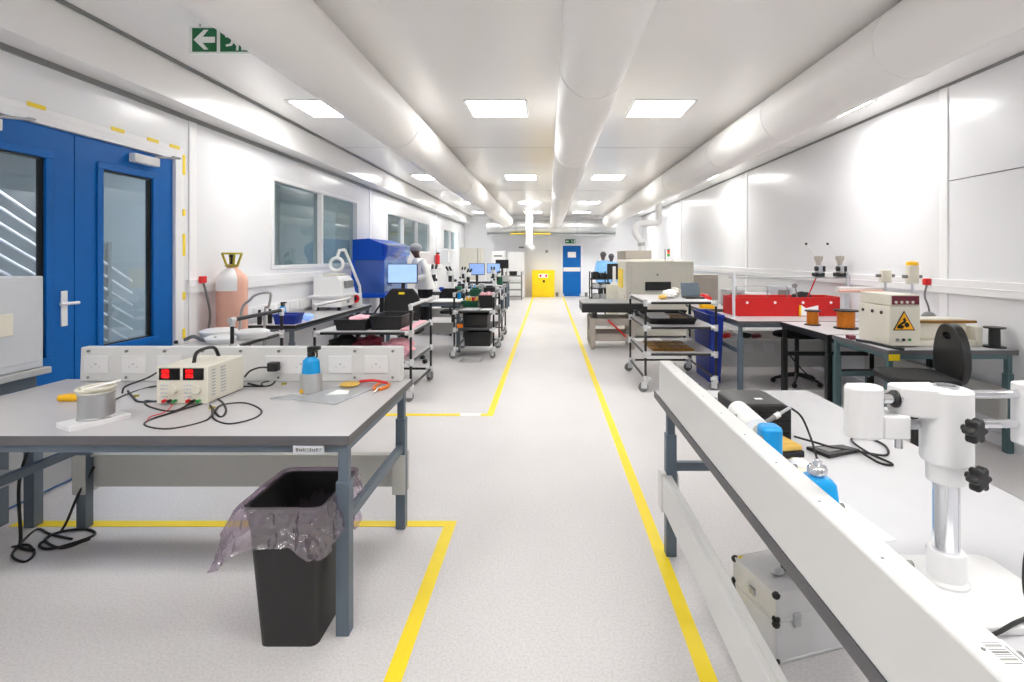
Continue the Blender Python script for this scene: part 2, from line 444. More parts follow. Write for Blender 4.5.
t = thing('cross_duct', 'silver foil duct running across the far end of the ceiling', 'duct', (0, 19.62, 2.4))
B().cyl((-2.3, 19.62, 2.68), (2.55, 19.62, 2.68), .28, n=40).build('duct_tube', SILVER, t)
for xx in (-1.2, 1.1): B().cyl((xx-.03, 19.62, 2.68), (xx+.03, 19.62, 2.68), .287, n=40).build('duct_band', STEEL, t)
B().box(-2.3, 2.55, 19.4, 19.85, 2.37, 2.395).build('duct_tray', GREY, t)
B().box(-1.4, .1, 19.36, 19.39, 2.4, 2.44).build('duct_stripe', YTAPE, t)
for xx in (-2.1, 2.3): B().box(xx-.015, xx+.015, 19.6, 19.63, 2.96, ZC-.002).build('duct_hanger', GREY, t)
t = thing('drop_duct', 'white square duct dropping down the far wall beside the yellow cabinet', 'duct', (-.68, 19.15, 1.75))
B().box(-.82, -.56, 19.05, 19.28, 1.98, ZC-.002).build('duct_tube', WHITE, t, .01)
B().tube([(-.69, 19.16, 2.0), (-.66, 19.14, 1.9), (-.55, 19.1, 1.86), (-.48, 19.1, 1.93)], .1, 16, 6).build('duct_elbow', WHITE, t)
t = thing('extraction_pipe', 'white bent extraction pipe above the beige oven', 'pipe', (2.25, 12.5, 1.7))
B().tube([(2.27, 12.5, 1.7), (2.25, 12.5, 1.9), (2.13, 12.5, 2.08), (2.1, 12.5, 2.2), (2.18, 12.5, 2.33), (2.35, 12.5, 2.36), (2.62, 12.5, 2.38), (2.68, 12.5, 2.5), (2.68, 12.5, 2.8), (2.68, 12.5, ZC)], .075, 16, 6).build('pipe', WHITE, t)
B().cyl((2.26, 12.5, 1.82), (2.25, 12.5, 1.9), .09).build('collar', GREY, t)

# ------------------------------------------------------------------ exit signs
def runner(b, ox, oz, s, y0, y1):
    """Running figure pictogram in the x-z plane."""
    def P(pts): b.prism([(ox+a*s, oz+c*s) for a, c in pts], y0, y1, 'y')
    P([(.42+.07*math.cos(i*PI/5), .82+.07*math.sin(i*PI/5)) for i in range(10)])
    P([(.38,.72),(.52,.72),(.58,.42),(.42,.42)])
    P([(.4,.72),(.36,.62),(.16,.62),(.16,.7)]); P([(.5,.72),(.56,.62),(.72,.52),(.76,.6)])
    P([(.42,.44),(.54,.42),(.44,.26),(.2,.22),(.18,.3),(.36,.34)]); P([(.46,.44),(.58,.44),(.74,.28),(.72,.06),(.62,.06),(.64,.24)])
t = thing('exit_sign', 'green and white exit sign with left arrow hanging beside the left duct', 'sign', (-2.24, 3.55, 2.955))
B().box(-2.46, -2.02, 3.55, 3.575, 2.945, 3.13).build('sign_panel', EXITW, t, .002)
b = B(); b.mi = 0
B().box(-2.437, -2.27, 3.547, 3.55, 2.957, 3.118).box(-2.245, -2.04, 3.547, 3.55, 2.957, 3.118).build('green_field', EXITG, t)
B().prism([(-2.425,3.037),(-2.355,3.105),(-2.325,3.105),(-2.365,3.057),(-2.28,3.057),(-2.28,3.017),(-2.365,3.017),(-2.325,2.97),(-2.355,2.97)], 3.544, 3.547, 'y').build('arrow', EXITW, t)
b = B(); runner(b, -2.235, 2.955, .16, 3.544, 3.547); b.box(-2.1, -2.05, 3.544, 3.547, 2.965, 3.1); b.build('running_figure', EXITW, t)
B().box(-2.4, -2.39, 3.56, 3.57, 3.13, ZC-.001).box(-2.09, -2.08, 3.56, 3.57, 3.13, ZC-.001).build('sign_hanger', GREY, t)
t = thing('exit_sign', 'small green and white exit sign on the far wall above the blue door', 'sign', (.88, 20.47, 2.1))
B().box(.68, 1.08, 20.475, 20.498, 2.09, 2.25).build('sign_panel', EXITG, t, .002)
b = B(); runner(b, .88, 2.1, .14, 20.47, 20.475); b.box(1.02, 1.06, 20.47, 20.475, 2.1, 2.23)
b.prism([(.7,2.17),(.75,2.22),(.75,2.19),(.82,2.19),(.82,2.15),(.75,2.15),(.75,2.12)], 20.47, 20.475, 'y'); b.build('pictogram', EXITW, t)

# ------------------------------------------------------------------ floor lines
def line(label, *q): B().box(*q, .0005, .0025).build('floor_line', YELLOW, None, 0, label, 'floor line')
line('long yellow floor line on the right side of the aisle', .555, .62, -1.5, 20.2)
line('yellow floor line crossing under the near left workbench', -3.1, -.6, 2.975, 3.04)
line('short yellow floor line beside the near left workbench and bin', -.6, -.535, -1.5, 3.04)
line('yellow floor line crossing the floor behind the near left workbench', -2.2, -.6, 5.05, 5.12)
line('long yellow floor line on the left side of the aisle', -.6, -.535, 5.05, 20.2)
B().box(-.86, -.66, 5.045, 5.125, .003, .005).build('tape_patch', PAPER, None, 0, 'white patch across the yellow floor line behind the near workbench', 'tape')
t = B(); 
for q in ((-1.32,-.98,7.62,7.66),(-1.32,-.98,8.0,8.04),(-1.32,-1.28,7.66,8.0),(-1.02,-.98,7.66,8.0)): t.box(*q, 0, .004)
t.build('floor_hatch', GREY, None, 0, 'thin grey frame of a floor hatch below the far left trolley', 'floor hatch')

# ------------------------------------------------------------------ workbenches
def bench(label, loc, rz, L, D, zt=.817, legm=SLATE, top=LAM, edge=EDGE, race=None, rx=None, board=(.22, .415), ix=.03, iyf=.03, iyb=.13, group=None, rdep=.065, rh=.2, leg_lo=0., boardm=BOARD, ixl=None):
    t = thing('workbench', label, 'workbench', (0,0,0), group)
    tp = B().box(-L/2+.004, L/2-.004, -D/2+.004, D/2-.004, zt-.036, zt).build('tabletop', top, t)
    b = B()
    for q in ((-L/2, L/2, -D/2, -D/2+.005), (-L/2, L/2, D/2-.005, D/2), (-L/2, -L/2+.005, -D/2+.005, D/2-.005), (L/2-.005, L/2, -D/2+.005, D/2-.005)):
        b.box(*q, zt-.037, zt-.0005)
    b.build('edge_band', edge, tp)
    xs = (-L/2+(ix if ixl is None else ixl), L/2-ix); ys = (-D/2+iyf, D/2-iyb)
    for yy in ys: B().box(xs[0]+.02, xs[1]-.02, yy-.015, yy+.015, zt-.072, zt-.037).build('apron', legm, t, .002)
    for xx in xs:
        for yy in ys:
            lg = B().box(xx-.02, xx+.02, yy-.02, yy+.02, .5, zt-.037).build('leg', legm, t, .003)
            B().box(xx-.027, xx+.027, yy-.027, yy+.027, leg_lo, .63).build('leg_sleeve', legm, lg, .003)
        B().box(xx-.016, xx+.016, ys[0]+.027, ys[1]-.027, .44, .485).build('side_rail', legm, t, .003)
        B().box(xx-.016, xx+.016, ys[0]+.02, ys[1]-.02, zt-.072, zt-.037).build('end_apron', legm, t, .002)
    if board:
        st = B().box(xs[0]+.03, xs[1]-.03, ys[1]+.028, ys[1]+.05, *board).box(xs[0]+.03, xs[1]-.03, ys[1]+.0, ys[1]+.028, board[1]-.012, board[1]).build('stretcher_board', boardm, t, .003)
        for xx in xs: B().box(xx-.045, xx+.03, ys[1]+.028, ys[1]+.058, board[0]-.02, board[1]+.01).box(xx-.045, xx+.03, ys[1]-.034, ys[1]-.028, board[0]-.02, board[1]+.01).build('board_bracket', boardm, st, .003)
    if race:
        x0, x1 = rx
        rc = B().prism([(D/2-rdep, zt), (D/2, zt), (D/2, zt+rh), (D/2-rdep+.008, zt+rh)], x0, x1, 'x').build('socket_rail', RACE, t, .006)
        for sx in race:
            b = B().box(sx-.07, sx+.07, D/2-rdep-.006, D/2-rdep+.01, zt+.05, zt+.15); b.mi = 1
            b.box(sx-.006, sx+.006, D/2-rdep-.008, D/2-rdep-.006, zt+.1, zt+.108).box(sx-.028, sx-.018, D/2-rdep-.008, D/2-rdep-.006, zt+.085, zt+.089).box(sx+.018, sx+.028, D/2-rdep-.008, D/2-rdep-.006, zt+.085, zt+.089)
            b.build('wall_socket', [WHITE, GREY], rc, .002)
        k = max(2, int((x1-x0)/.22))
        for i in range(k+1):
            xx = x0+.05+(x1-x0-.1)*i/k
            for zz in (zt+.178, zt+.024): B().cyl((xx, D/2-rdep-.003, zz), (xx, D/2-rdep+.02, zz), .008, n=8).build('screw_head', MGREY, rc)
            B().cyl((xx, D/2-.02, zt+rh-.01), (xx, D/2-.02, zt+rh+.0007), .0032, n=8).build('screw_head', MGREY, rc)
    return put(t, loc, rz)

ZT = .817
W1 = bench('grey workbench at left front with power supply on it', (-1.845, 2.605, 0), 0, 2.07, .99,
           race=[-1.845-0+q+1.845 for q in (-.8, -.58, -.37, .26, .4, .63, .84)], rx=(-.9, .985), ixl=.225, zt=.82)
for xx in (-.98, -.93): B().cyl((xx, 2.105, .765), (xx, 2.121, .765), .007, n=10).build('bolt', STEEL, W1)
pl = B().box(-1.04, -.915+.0, 2.112, 2.122, .746, .78).build('name_plate', LGREY, W1, .001)
b = B(); xx = -1.028
for i, wd in enumerate((.012, .007, .006, .005, .008, .01, .007, .006, .008, .009)):
    b.box(xx, xx+wd*.8, 2.1105, 2.112, .757, .768 if i % 3 else .771); xx += wd+.0015
b.build('lettering', MGREY, pl)
W2 = bench('long white bench at right front with raised socket rail facing the aisle', (1.008, 1.65, 0), R(90), 2.4, .85,
           top=LAMW, edge=EDGE, race=[-.9, -.6, -.2, .2, .6], rx=(-1.2, 1.07), ix=.15, iyb=.055, rdep=.07, rh=.19, board=(.26, .425), boardm=RACE)
def attach(par, *objs):
    # parts given in world coordinates, turned into the frame of a thing already put in its place
    M = par.rotation_euler.to_matrix().to_4x4().inverted()
    for o in objs: o.data.transform(M)
b = B()
for i, wd in enumerate((2, 1, 3, 1, 1, 2, 4, 1, 2, 1, 3, 1, 2)): b.box(.609, .633, .69+i*.0031, .69+i*.0031+wd*.0006, 1.0077, 1.0082)
b.box(.636, .638, .694, .722, 1.0077, 1.0082)
lb = B().box(.603, .643, .685, .735, 1.0072, 1.0077).build('barcode_label', PAPER, W2)
bc = b.build('barcode', MGREY, lb)
attach(W2, lb, bc)

# ------------------------------------------------------------------ waste bin with liner
t = thing('waste_bin', 'black plastic waste bin under the front corner of the left workbench', 'bin', (-1.035, 2.18, 0))
def rr(x0, x1, y0, y1, r, z, k=4): return [(a, c, z) for a, c in rrect(x0, x1, y0, y1, r, k)]
b = B()
b.X = Matrix.Translation((-.015, -.02, 0))
b.ring([rr(-1.135,-.905,2.08,2.34,.03,.0), rr(-1.17,-.87,2.04,2.385,.035,.555), rr(-1.18,-.862,2.03,2.395,.035,.555), rr(-1.18,-.862,2.03,2.395,.035,.57),
        rr(-1.166,-.876,2.044,2.381,.03,.57), rr(-1.13,-.91,2.085,2.335,.028,.012)])
b.build('bin_body', BINB, t)
def liner():
    from mathutils import noise
    per = rrect(-1.203, -.87, 2.002, 2.383, .04, 8); pts = []
    L_ = [(Vector(per[(i+1) % len(per)])-Vector(per[i])).length for i in range(len(per))]; tot = sum(L_); N = 280
    i = 0; acc = 0
    for k in range(N):
        d = tot*k/N
        while acc+L_[i] < d: acc += L_[i]; i += 1
        pts.append(Vector(per[i]).lerp(Vector(per[(i+1) % len(per)]), (d-acc)/L_[i]))
    cx, cy = -1.036, 2.192; rings = []; RI, RO = 10, 26
    for k in range(RI+2+RO):
        ring = []
        for p in pts:
            x, y = p; a = math.atan2((y-cy)/.19, (x-cx)/.167); dx, dy = x-cx, y-cy; l = math.hypot(dx, dy); ux, uy = dx/l, dy/l
            g = lambda c0, w_: math.exp(-(min(abs(a-c0), 2*PI-abs(a-c0))/w_)**2)
            fl, fr, lf, rt, bk = g(-2.5, .7), g(-1.0, .45), g(PI, .6), g(0, .6), g(PI/2, .6)
            drop = .07 + .115*fl + .095*fr + .09*lf + .1*rt - .01*bk + .018*math.sin(7*a+.6)
            if k < RI:
                s = k/RI; z = .2+.372*s; off = -.082+.07*s; am = .016*(1-s)
            elif k < RI+2: s = k-RI; z = .58; off = -.006+.018*s; am = .003
            else:
                s = (k-RI-1)/RO; z = .576-drop*s**1.05
                off = .012 + s*(.018+.02*fr+.02*rt) + .062*fl*s**.6 + .045*lf*s**.7; am = .012+.03*s*(.4+.3*fl+.5*fr)
            q = Vector((9*a/1.0, 16*z, k*.01))
            d1 = noise.noise(Vector((x*26, y*26, z*15+k*.02))) ; d2 = noise.noise(Vector((x*60+5, y*60, z*42)))
            o_ = off + am*(d1+.55*d2)
            if k >= RI+2: o_ = max(o_, .006)
            if k < RI: o_ = min(o_, off+.004)
            ring.append((x+ux*o_, y+uy*o_, z+(.006*d2 if k > RI+1 else 0)))
        rings.append(ring)
    return B().ring(rings, cap=False).build('bin_liner', LINER, None, 0, 'crumpled translucent violet plastic liner hanging over the black bin', 'bin liner', origin=(-1.036, 2.192, .2))
liner()

# ------------------------------------------------------------------ things on the left workbench
t = thing('power_supply', 'cream bench power supply with red digits on the left workbench', 'power supply', (-1.81, 2.71, ZT))
x0, x1, y0, y1, z0, z1 = -1.937, -1.686, 2.565, 2.87, ZT+.008, ZT+.19
B().box(x0, x1, y0+.012, y1, z0, z1).build('case', CREAM, t, .004)
fp = B().box(x0-.002, x1+.002, y0, y0+.012, z0-.002, z1+.001).build('front_panel', CREAM, t, .003)
SEG = {'0': 'abcdef', '1': 'bc', '2': 'abged', '5': 'afgcd', '3': 'abgcd', '8': 'abcdefg'}
def seg(b, ch, x, z, w_, h_, y0, y1, th=.0025):
    P = {'a': (x, x+w_, z+h_-th, z+h_), 'd': (x, x+w_, z, z+th), 'g': (x, x+w_, z+h_/2-th/2, z+h_/2+th/2), 'f': (x, x+th, z+h_/2, z+h_), 'e': (x, x+th, z, z+h_/2), 'b': (x+w_-th, x+w_, z+h_/2, z+h_), 'c': (x+w_-th, x+w_, z, z+h_/2)}
    for c in SEG[ch]: b.box(P[c][0], P[c][1], y0, y1, P[c][2], P[c][3])
for k in range(2):
    xx = x0+.012+k*.118
    dp = B().box(xx, xx+.103, y0-.003, y0+.002, z1-.066, z1-.008).build('display', DISP, fp, .001)
    b = B()
    for row, tx in ((.034, '000'), (.01, '000')):
        for i, c in enumerate(tx): seg(b, c, xx+.016+i*.0125, z1-.064+row, .0085, .014, y0-.0045, y0-.003, .0022)
    b.build('red_digits', LED, fp)
    b = B()
    for i in range(3):
        for j in range(4): b.box(xx+.006+i*.014, xx+.014+i*.014, y0-.004, y0, z0+.03+j*.019, z0+.037+j*.019)
    b.build('button_row', LGREY, fp)
    B().cyl((xx+.075, y0-.018, z0+.068), (xx+.075, y0, z0+.068), .019, n=20).build('knob', CREAM, fp, .002)
    for i, m in enumerate((REDP, BLACK, TERMG)): B().cyl((xx+.03+i*.026, y0-.018, z0+.014), (xx+.03+i*.026, y0, z0+.014), .008, n=12).build('terminal', m, fp)
b = B()
for g in range(2):
    for i in range(9):
        zz = z0+.03+i*.0155
        b.box(x1, x1+.0012, y0+.035+g*.07, y0+.06+g*.085, zz, zz+.006)
b.build('side_vent', GREY, t)
B().tube([(-1.82, 2.66, z1-.004), (-1.82, 2.69, z1+.05), (-1.81, 2.8, z1+.055), (-1.81, 2.85, z1-.004)], .009, 8, 6).build('carry_handle', BLACK, t)
for xx in (x0+.02, x1-.02):
    for yy in (y0+.03, y1-.03): B().cyl((xx, yy, ZT), (xx, yy, z0), .01, n=10).build('foot', BLACK, t)

# solder reel on a white block
b = B(); b.X = Matrix.Translation((-2.0, 2.285, 0)) @ Matrix.Rotation(R(62), 4, 'Z')
b.box(-.11, .11, -.066, .066, ZT, ZT+.024)
b.build('white_block', WHITE, None, .004, 'flat white block under the silver wire reel', 'block')
t = thing('wire_reel', 'silver wire reel standing on a white block at left', 'wire reel', (-2.0, 2.295, ZT+.024))
c = (-2.0, 2.295, ZT+.024)
B().lathe([(.069,0),(.069,.005),(.066,.008)] + [(.064+.0012*(i % 2), .01+i*.0045) for i in range(21)] + [(.066,.107),(.069,.11),(.069,.114),(.03,.114),(.03,.11)], c, 32).build('wire_winding', STEEL, t)
B().lathe([(.07,0),(.07,.004)], (c[0],c[1],c[2]+.114), 32).build('reel_flange', BEIGE, t)
z = c[2]+.118
b = B().torus((c[0]-.01, c[1], z+.009), .062, .007, 28, 8).torus((c[0]+.02, c[1]-.008, z+.019), .056, .006, 28, 8)
b.build('wire_coil', CREAM, None, 0, 'loose coil of cream wire lying on the silver reel', 'wire coil')
b = B().ob((c[0]+.05, c[1]-.03, z+.032), (.13, .022, .006), R(25), 0, R(-12)); b.build('white_tag', PAPER, None, .001, 'narrow white tag lying across the cream wire coil', 'tag')
p = on(69, 402, ZT)
b = B().tube([(p.x-.05, p.y, ZT+.02), (p.x+.0, p.y+.005, ZT+.022), (p.x+.05, p.y+.01, ZT+.02)], [.016, .021, .018], 12)
b.mi = 1; b.tube([(p.x+.05, p.y+.01, ZT+.02), (p.x+.1, p.y+.03, ZT+.02)], .006, 8)
b.build('wire_stripper', [YPLAS, MAROON], None, .002, 'small tool with yellow handle beside the silver reel', 'tool')
b = B().prism([(-2.5,2.3),(-2.2-.3,2.36),(-2.56,2.83),(-2.8,2.85),(-2.86,2.63)], ZT+.0005, ZT+.002)
b.build('paper_sheet', PAPER, None, 0, 'pale sheet of paper at the left end of the left workbench', 'paper')
def cable(label, pts, r=.005, m=CABLE, name='cable', cat='cable', group=None, smooth=6):
    return B().tube(pts, r, 8, smooth).build(name, m, None, 0, label, cat, group)
def tp(*pp, z=ZT, r=.005, dz=None):
    out = []
    for i, q in enumerate(pp):
        v = on(q[0], q[1], z); v.z = z+r+(q[2] if len(q) > 2 else 0); out.append(v)
    return out
cable('black cable looping in front of the power supply', tp((158,403),(145,402),(150,408),(175,412),(200,400,.01),(212,398),(222,403),(226,412),(220,418),(210,408,.008)))
cable('thin black lead with a long loop across the left workbench', tp((205,404),(180,412,.004),(150,421),(146,427),(170,430),(205,422),(214,414,.008),(222,406),(245,404),(261,411),(255,419),(230,425),(214,420),(212,412,.012)), .0042)
cable('thin red lead on the left workbench below the power supply', tp((162,401),(172,405),(165,413),(150,418),(147,423)), .0025, REDP)
cable('pair of black leads running from the reel to the socket rail', [*tp((98,410),(125,396),(150,388)), (-2.03,2.8,ZT+.05), (-2.0,2.9,ZT+.09)], .0045)
cable('black lead leaving the left side of the power supply', [(-2.26, 2.75, ZT+.012), (-2.2,2.7,ZT+.06), (-2.1,2.72,ZT+.1), (-2.02,2.8,ZT+.16), (-1.98,2.9,ZT+.14), (-1.9,2.92,ZT+.13)], .0045)
cable('thick black lead from the front terminals to the left', tp((163,402),(140,403),(133,398),(128,392)), .006)
cable('black mains cable behind the power supply', [(-1.67,2.88,ZT+.03), (-1.6,2.9,ZT+.01), *tp((262,384),(275,381),(268,387),(240,388),(222,398),(205,401)), ], .005)
t = thing('mains_plug', 'black mains plug pushed into a white socket of the left bench', 'plug', (-1.585, 3.01, ZT+.09))
B().rbox(-1.615,-1.555, 2.965, 3.02, ZT+.075, ZT+.125, .015).build('plug_body', BLACK, t, .006)
B().tube([(-1.6, 2.97, ZT+.1), (-1.64, 2.94, ZT+.105), (-1.68, 2.92, ZT+.09), (-1.7, 2.9, ZT+.06)], .005, 8, 5).build('plug_lead', CABLE, t)

def spray(label, x, y, z, k=1., low=SILVER):
    t = thing('spray_bottle', label, 'spray bottle', (x, y, z))
    o = Vector((x, y, z))
    B().lathe([(.05*k,0),(.056*k,.006*k),(.056*k,.1*k),(.054*k,.108*k)], o, 28).build('label_sleeve', low, t)
    B().box(x-.035*k, x-.02*k, y-.058*k, y-.05*k, z+.012*k, z+.03*k).build('yellow_mark', YPLAS, t)
    B().lathe([(.05*k,.1*k),(.045*k,.15*k),(.043*k,.175*k),(.022*k,.195*k),(.016*k,.2*k)], o, 28, 1.0, .8).build('bottle', CYAN, t)
    B().lathe([(.02*k,.195*k),(.02*k,.215*k),(.016*k,.225*k)], o, 18).box(x-.014*k, x+.014*k, y-.02*k, y+.02*k, z+.222*k, z+.25*k).box(x+.01*k, x+.05*k, y-.01*k, y+.01*k, z+.232*k, z+.252*k).tube([(x+.022*k,y,z+.23*k),(x+.032*k,y,z+.21*k),(x+.03*k,y,z+.19*k)], .005*k).build('trigger_head', BLACK, t, .002)
    return t
spray('blue spray bottle with black trigger head on the left workbench', -1.28, 2.8, ZT)
def sheet(name, label, cat, pts, z, m, th=.002, bev=0):
    return B().prism(pts, z, z+th).build(name, m, None, bev, label, cat)
sheet('padded_bag', 'grey padded plastic bag lying on the right of the left workbench', 'bag', [(-1.3,2.64),(-1.12,2.98),(-.94,2.96),(-1.05,2.55)], ZT+.0005, PBAG, .012, .004)
sheet('paper_sheet', 'white sheet of paper at the front right of the left workbench', 'paper', [(-1.17,2.38),(-.87,2.42),(-.89,2.7),(-1.0,2.56),(-1.16,2.58)], ZT+.0005, PAPER, .001)
sheet('clear_pouch', 'small clear pouch beside the blue spray bottle', 'pouch', [(-1.43,2.66),(-1.22,2.63),(-1.24,2.7),(-1.36,2.74)], ZT+.0005, PBAG, .008, .003)
B().ell((-1.11, 2.9, ZT+.022), (.055, .05, .012), 14, 8).build('yellow_cloth', SPONGE, None, 0, 'small yellow cloth lying on the grey padded bag', 'cloth')
B().prism([(-1.16,2.7),(-1.05,2.72),(-1.07,2.79),(-1.14,2.8)], ZT+.0127, ZT+.0145).build('paper_slip', PAPER, None, 0, 'white slip of paper on the grey padded bag', 'paper')
t = thing('snips', 'orange handled snips beside the padded bag on the left bench', 'snips', (-.93, 2.86, ZT))
for s in (-1, 1): B().tube([(-.93+s*.012, 2.82, ZT+.012), (-.93+s*.035, 2.88, ZT+.012), (-.93+s*.028, 2.94, ZT+.012)], .009, 10, 5).build('handle', ORANGE, t)
B().tube([(-.93, 2.83, ZT+.01), (-.93, 2.76, ZT+.008)], [.008, .003], 8).build('blade', STEEL, t)
cable('red strap lying across the back of the left workbench', [(-1.08,2.97,ZT+.02),(-1.0,2.97,ZT+.025),(-.92,2.965,ZT+.012)], .008, REDP, 'strap', 'strap')
for k, (px, py) in enumerate(((284, 385), (136, 397), (212, 409))):
    p = on(px, py, ZT); B().rbox(p.x-.012, p.x+.012, p.y-.01, p.y+.01, ZT, ZT+.012, .004).build('wire_nut', OLIVE, None, .002, ['tiny yellow clip beside the blue spray bottle', 'tiny yellow clip between reel and power supply', 'tiny yellow clip among the looped leads'][k], 'clip')
# cables on the floor under the left end
g = lambda *pp, r=.006: tp(*pp, z=0, r=r)
cable('black cables coiled on the floor at the foot of the left bench', [(-2.62,2.99,.34), (-2.66,2.93,.2), *g((62,531),(40,545),(50,550),(80,542),(95,535),(85,530),(60,533),(45,541),(62,549),(90,540)), ], .007)
cable('thin black cable trailing left across the yellow floor line', g((72,540),(50,535),(38,530),(25,540),(12,556),(24,563),(34,555),(28,546),(12,548)), .006)
cable('black cable strung along the trolley leg under the left bench', [(-2.9,2.9,.5),(-2.92,2.86,.3),(-2.85,2.8,.05),(-2.8,2.75,.01),(-2.7,2.72,.01)], .008)
cable('yellow cable on the floor at the far left corner', [(-2.95,2.7,.28),(-2.9,2.66,.16),(-2.96,2.6,.02),(-3.02,2.5,.01)], .008, YTAPE)

# grey machine on a trolley in front of the blue door
t = thing('grey_machine', 'grey cabinet machine standing in front of the blue door at far left', 'machine', (-3.07, 2.6, .905))
B().box(-3.2, -2.95, 2.2, 3.03, .91, 1.44).build('cabinet', LGREY, t, .008)
B().box(-2.95, -2.944, 2.24, 2.99, .95, 1.42).build('side_panel', LGREY, t, .003)
B().box(-2.944, -2.92, 2.3, 2.83, 1.12, 1.24).build('drawer_flap', CREAM, t, .004)
t = thing('equipment_stand', 'grey steel stand under the cabinet machine by the blue door', 'stand', (-3.07, 2.6, 0))
B().box(-3.22, -2.92, 2.16, 3.05, .87, .908).build('stand_top', GREY, t, .006)
B().box(-3.18, -2.96, 2.2, 3.0, .8, .868).build('stand_apron', SLATE, t, .004)
for xx in (-3.17, -2.97):
    for yy in (2.2, 2.99): B().box(xx-.03, xx+.03, yy-.03, yy+.03, 0, .8).build('leg', SLATE, t, .004)
B().box(-3.14, -3.0, 2.25, 2.95, .28, .34).build('lower_rail', GREY, t, .004)

# ------------------------------------------------------------------ right bench: boom stand
t = thing('boom_stand', 'white boom stand with chrome pole on the right bench', 'microscope stand', (.9, 1.13, ZT))
px_, py_ = .876, 1.14
B().rbox(.745, 1.05, 1.0, 1.245, ZT, ZT+.02, .03).build('base_plate', WHITE, t, .004)
B().lathe([(.043,.02),(.043,.026),(.037,.032),(.037,.085),(.034,.09),(.028,.09)], (px_, py_, ZT), 28).build('base_collar', WHITE, t)
B().cyl((px_, py_, ZT+.05), (px_, py_, 1.262), .0255, n=28).build('pole', CHROME, t)
B().lathe([(.024,0),(.024,.006),(.017,.006),(.017,.002)], (px_, py_, 1.262), 24).build('pole_cap', STEEL, t)
B().lathe([(.03,0),(.037,.004),(.038,.045),(.034,.05)], (px_, py_, 1.055), 28).build('pole_collar', WHITE, t)
B().prism(rrect(.83, .922, 1.094, 1.186, .038, 7), 1.1, 1.263).build('clamp_housing', WHITE, t, .006)
B().prism([(.77,1.135),(.77,1.18),(.87,1.182),(.87,1.105),(.85,1.105)], 1.2, 1.266).build('bridge_block', WHITE, t, .006)
for zz in (1.243, 1.177): B().cyl((.7, 1.16, zz), (1.06, 1.16, zz), .0095, n=16).build('boom_rod', CHROME, t)
B().prism(rrect(.66, .738, 1.12, 1.175, .026, 6), 1.152, 1.266).build('end_block', WHITE, t, .006)
B().box(.73, .79, 1.125, 1.2, 1.152, 1.204).build('lower_block', WHITE, t, .005)
B().cyl((.76, 1.14, 1.238), (.766, 1.14, 1.238), .019, n=20).build('rod_ring', BLACK, t)
B().cyl((.735, 1.14, 1.238), (.775, 1.14, 1.238), .0105, n=16).build('rod_stub', CHROME, t)
B().cyl((.788, 1.14, 1.182), (.81, 1.14, 1.182), .011, n=16).build('rod_stub', STEEL, t)
B().cyl((.772, 1.14, 1.13), (.772, 1.14, 1.153), .008, n=12).build('locking_pin', CHROME, t)
B().box(1.05, 1.1, 1.11, 1.18, 1.13, 1.27).build('boom_end_plate', WHITE, t, .006)
def star(b, c, r, th, k=6):
    c = Vector(c)
    ring = [(math.cos(2*PI*i/48), math.sin(2*PI*i/48)) for i in range(48)]
    rad = lambda i: r*(.82+.18*math.cos(2*PI*i/48*k))
    b.ring([[c+Vector((h*th, s*rad(i)*a, s*rad(i)*e)) for i, (a, e) in enumerate(ring)] for h, s in ((0,.9),(.15,1),(.8,1),(1,.86))])
for kx, ky, zz in ((.866, 1.065, 1.196), (.874, 1.065, 1.098)):
    b = B(); b.X = Matrix.Translation((kx, ky, zz)) @ Matrix.Rotation(R(-72), 4, 'Z')
    b.cyl((-.014, 0, 0), (.005, 0, 0), .007, n=10); star(b, (0, 0, 0), .027, .022)
    b.build('clamp_knob', BLACK, t, .002)
cable('black cable at the base of the boom stand on the right bench', [(1.07,1.14,1.128),(1.03,1.1,1.0),(1.004,1.09,.91),(.995,1.08,.85),(.965,1.03,.843),(.9,1.0,.843),(.85,.99,.828),(.8,.985,.823)], .004)
sheet('paper_sheet', 'white sheet of paper at the near end of the right bench', 'paper', [(.66,.72),(1.0,.74),(1.0,.96),(.67,.95)], ZT+.0005, PAPER, .001)

# soldering station and clutter on the right bench
t = thing('soldering_station', 'black box shaped solder station on the right bench', 'solder station', (.86, 2.16, ZT))
b = B().prism([(.745,ZT+.006),(.965,ZT+.006),(.965,ZT+.135),(.93,ZT+.15),(.765,ZT+.15),(.745,ZT+.14)], 2.05, 2.28, 'y'); b.build('case', BLACK, t, .006)
b = B()
for i in range(7): b.box(.84, .958, 2.046, 2.05, ZT+.02+i*.016, ZT+.029+i*.016)
b.build('front_grille', CABLE, t)
B().box(.76, .83, 2.043, 2.05, ZT+.09, ZT+.13).build('control_panel', DISP, t, .002)
B().box(.85, .88, 2.12, 2.14, ZT+.15, ZT+.151).build('sticker', PAPER, t)
b = B()
for i in range(4): b.cyl((.738, 2.09+i*.035, ZT+.09), (.745, 2.09+i*.035, ZT+.09), .011, n=12)
b.build('side_dial', STEEL, t)
for xx in (.765, .945):
    for yy in (2.08, 2.25): B().cyl((xx, yy, ZT), (xx, yy, ZT+.007), .01, n=8).build('foot', CABLE, t)
t = thing('soldering_iron', 'grey pen shaped solder iron leaning in front of the black station', 'solder iron', (.87, 1.95, ZT))
B().tube([(.79, 1.93, ZT+.105), (.85, 1.94, ZT+.135)], [.006, .009], 10).build('grip', MGREY, t)
B().tube([(.85, 1.94, ZT+.135), (.868, 1.943, ZT+.144)], .011, 10).build('collar', WHITE, t)
B().tube([(.868, 1.943, ZT+.144), (.9, 1.95, ZT+.16), (.915, 1.955, ZT+.165)], .006, 8).build('tail', GREY, t)
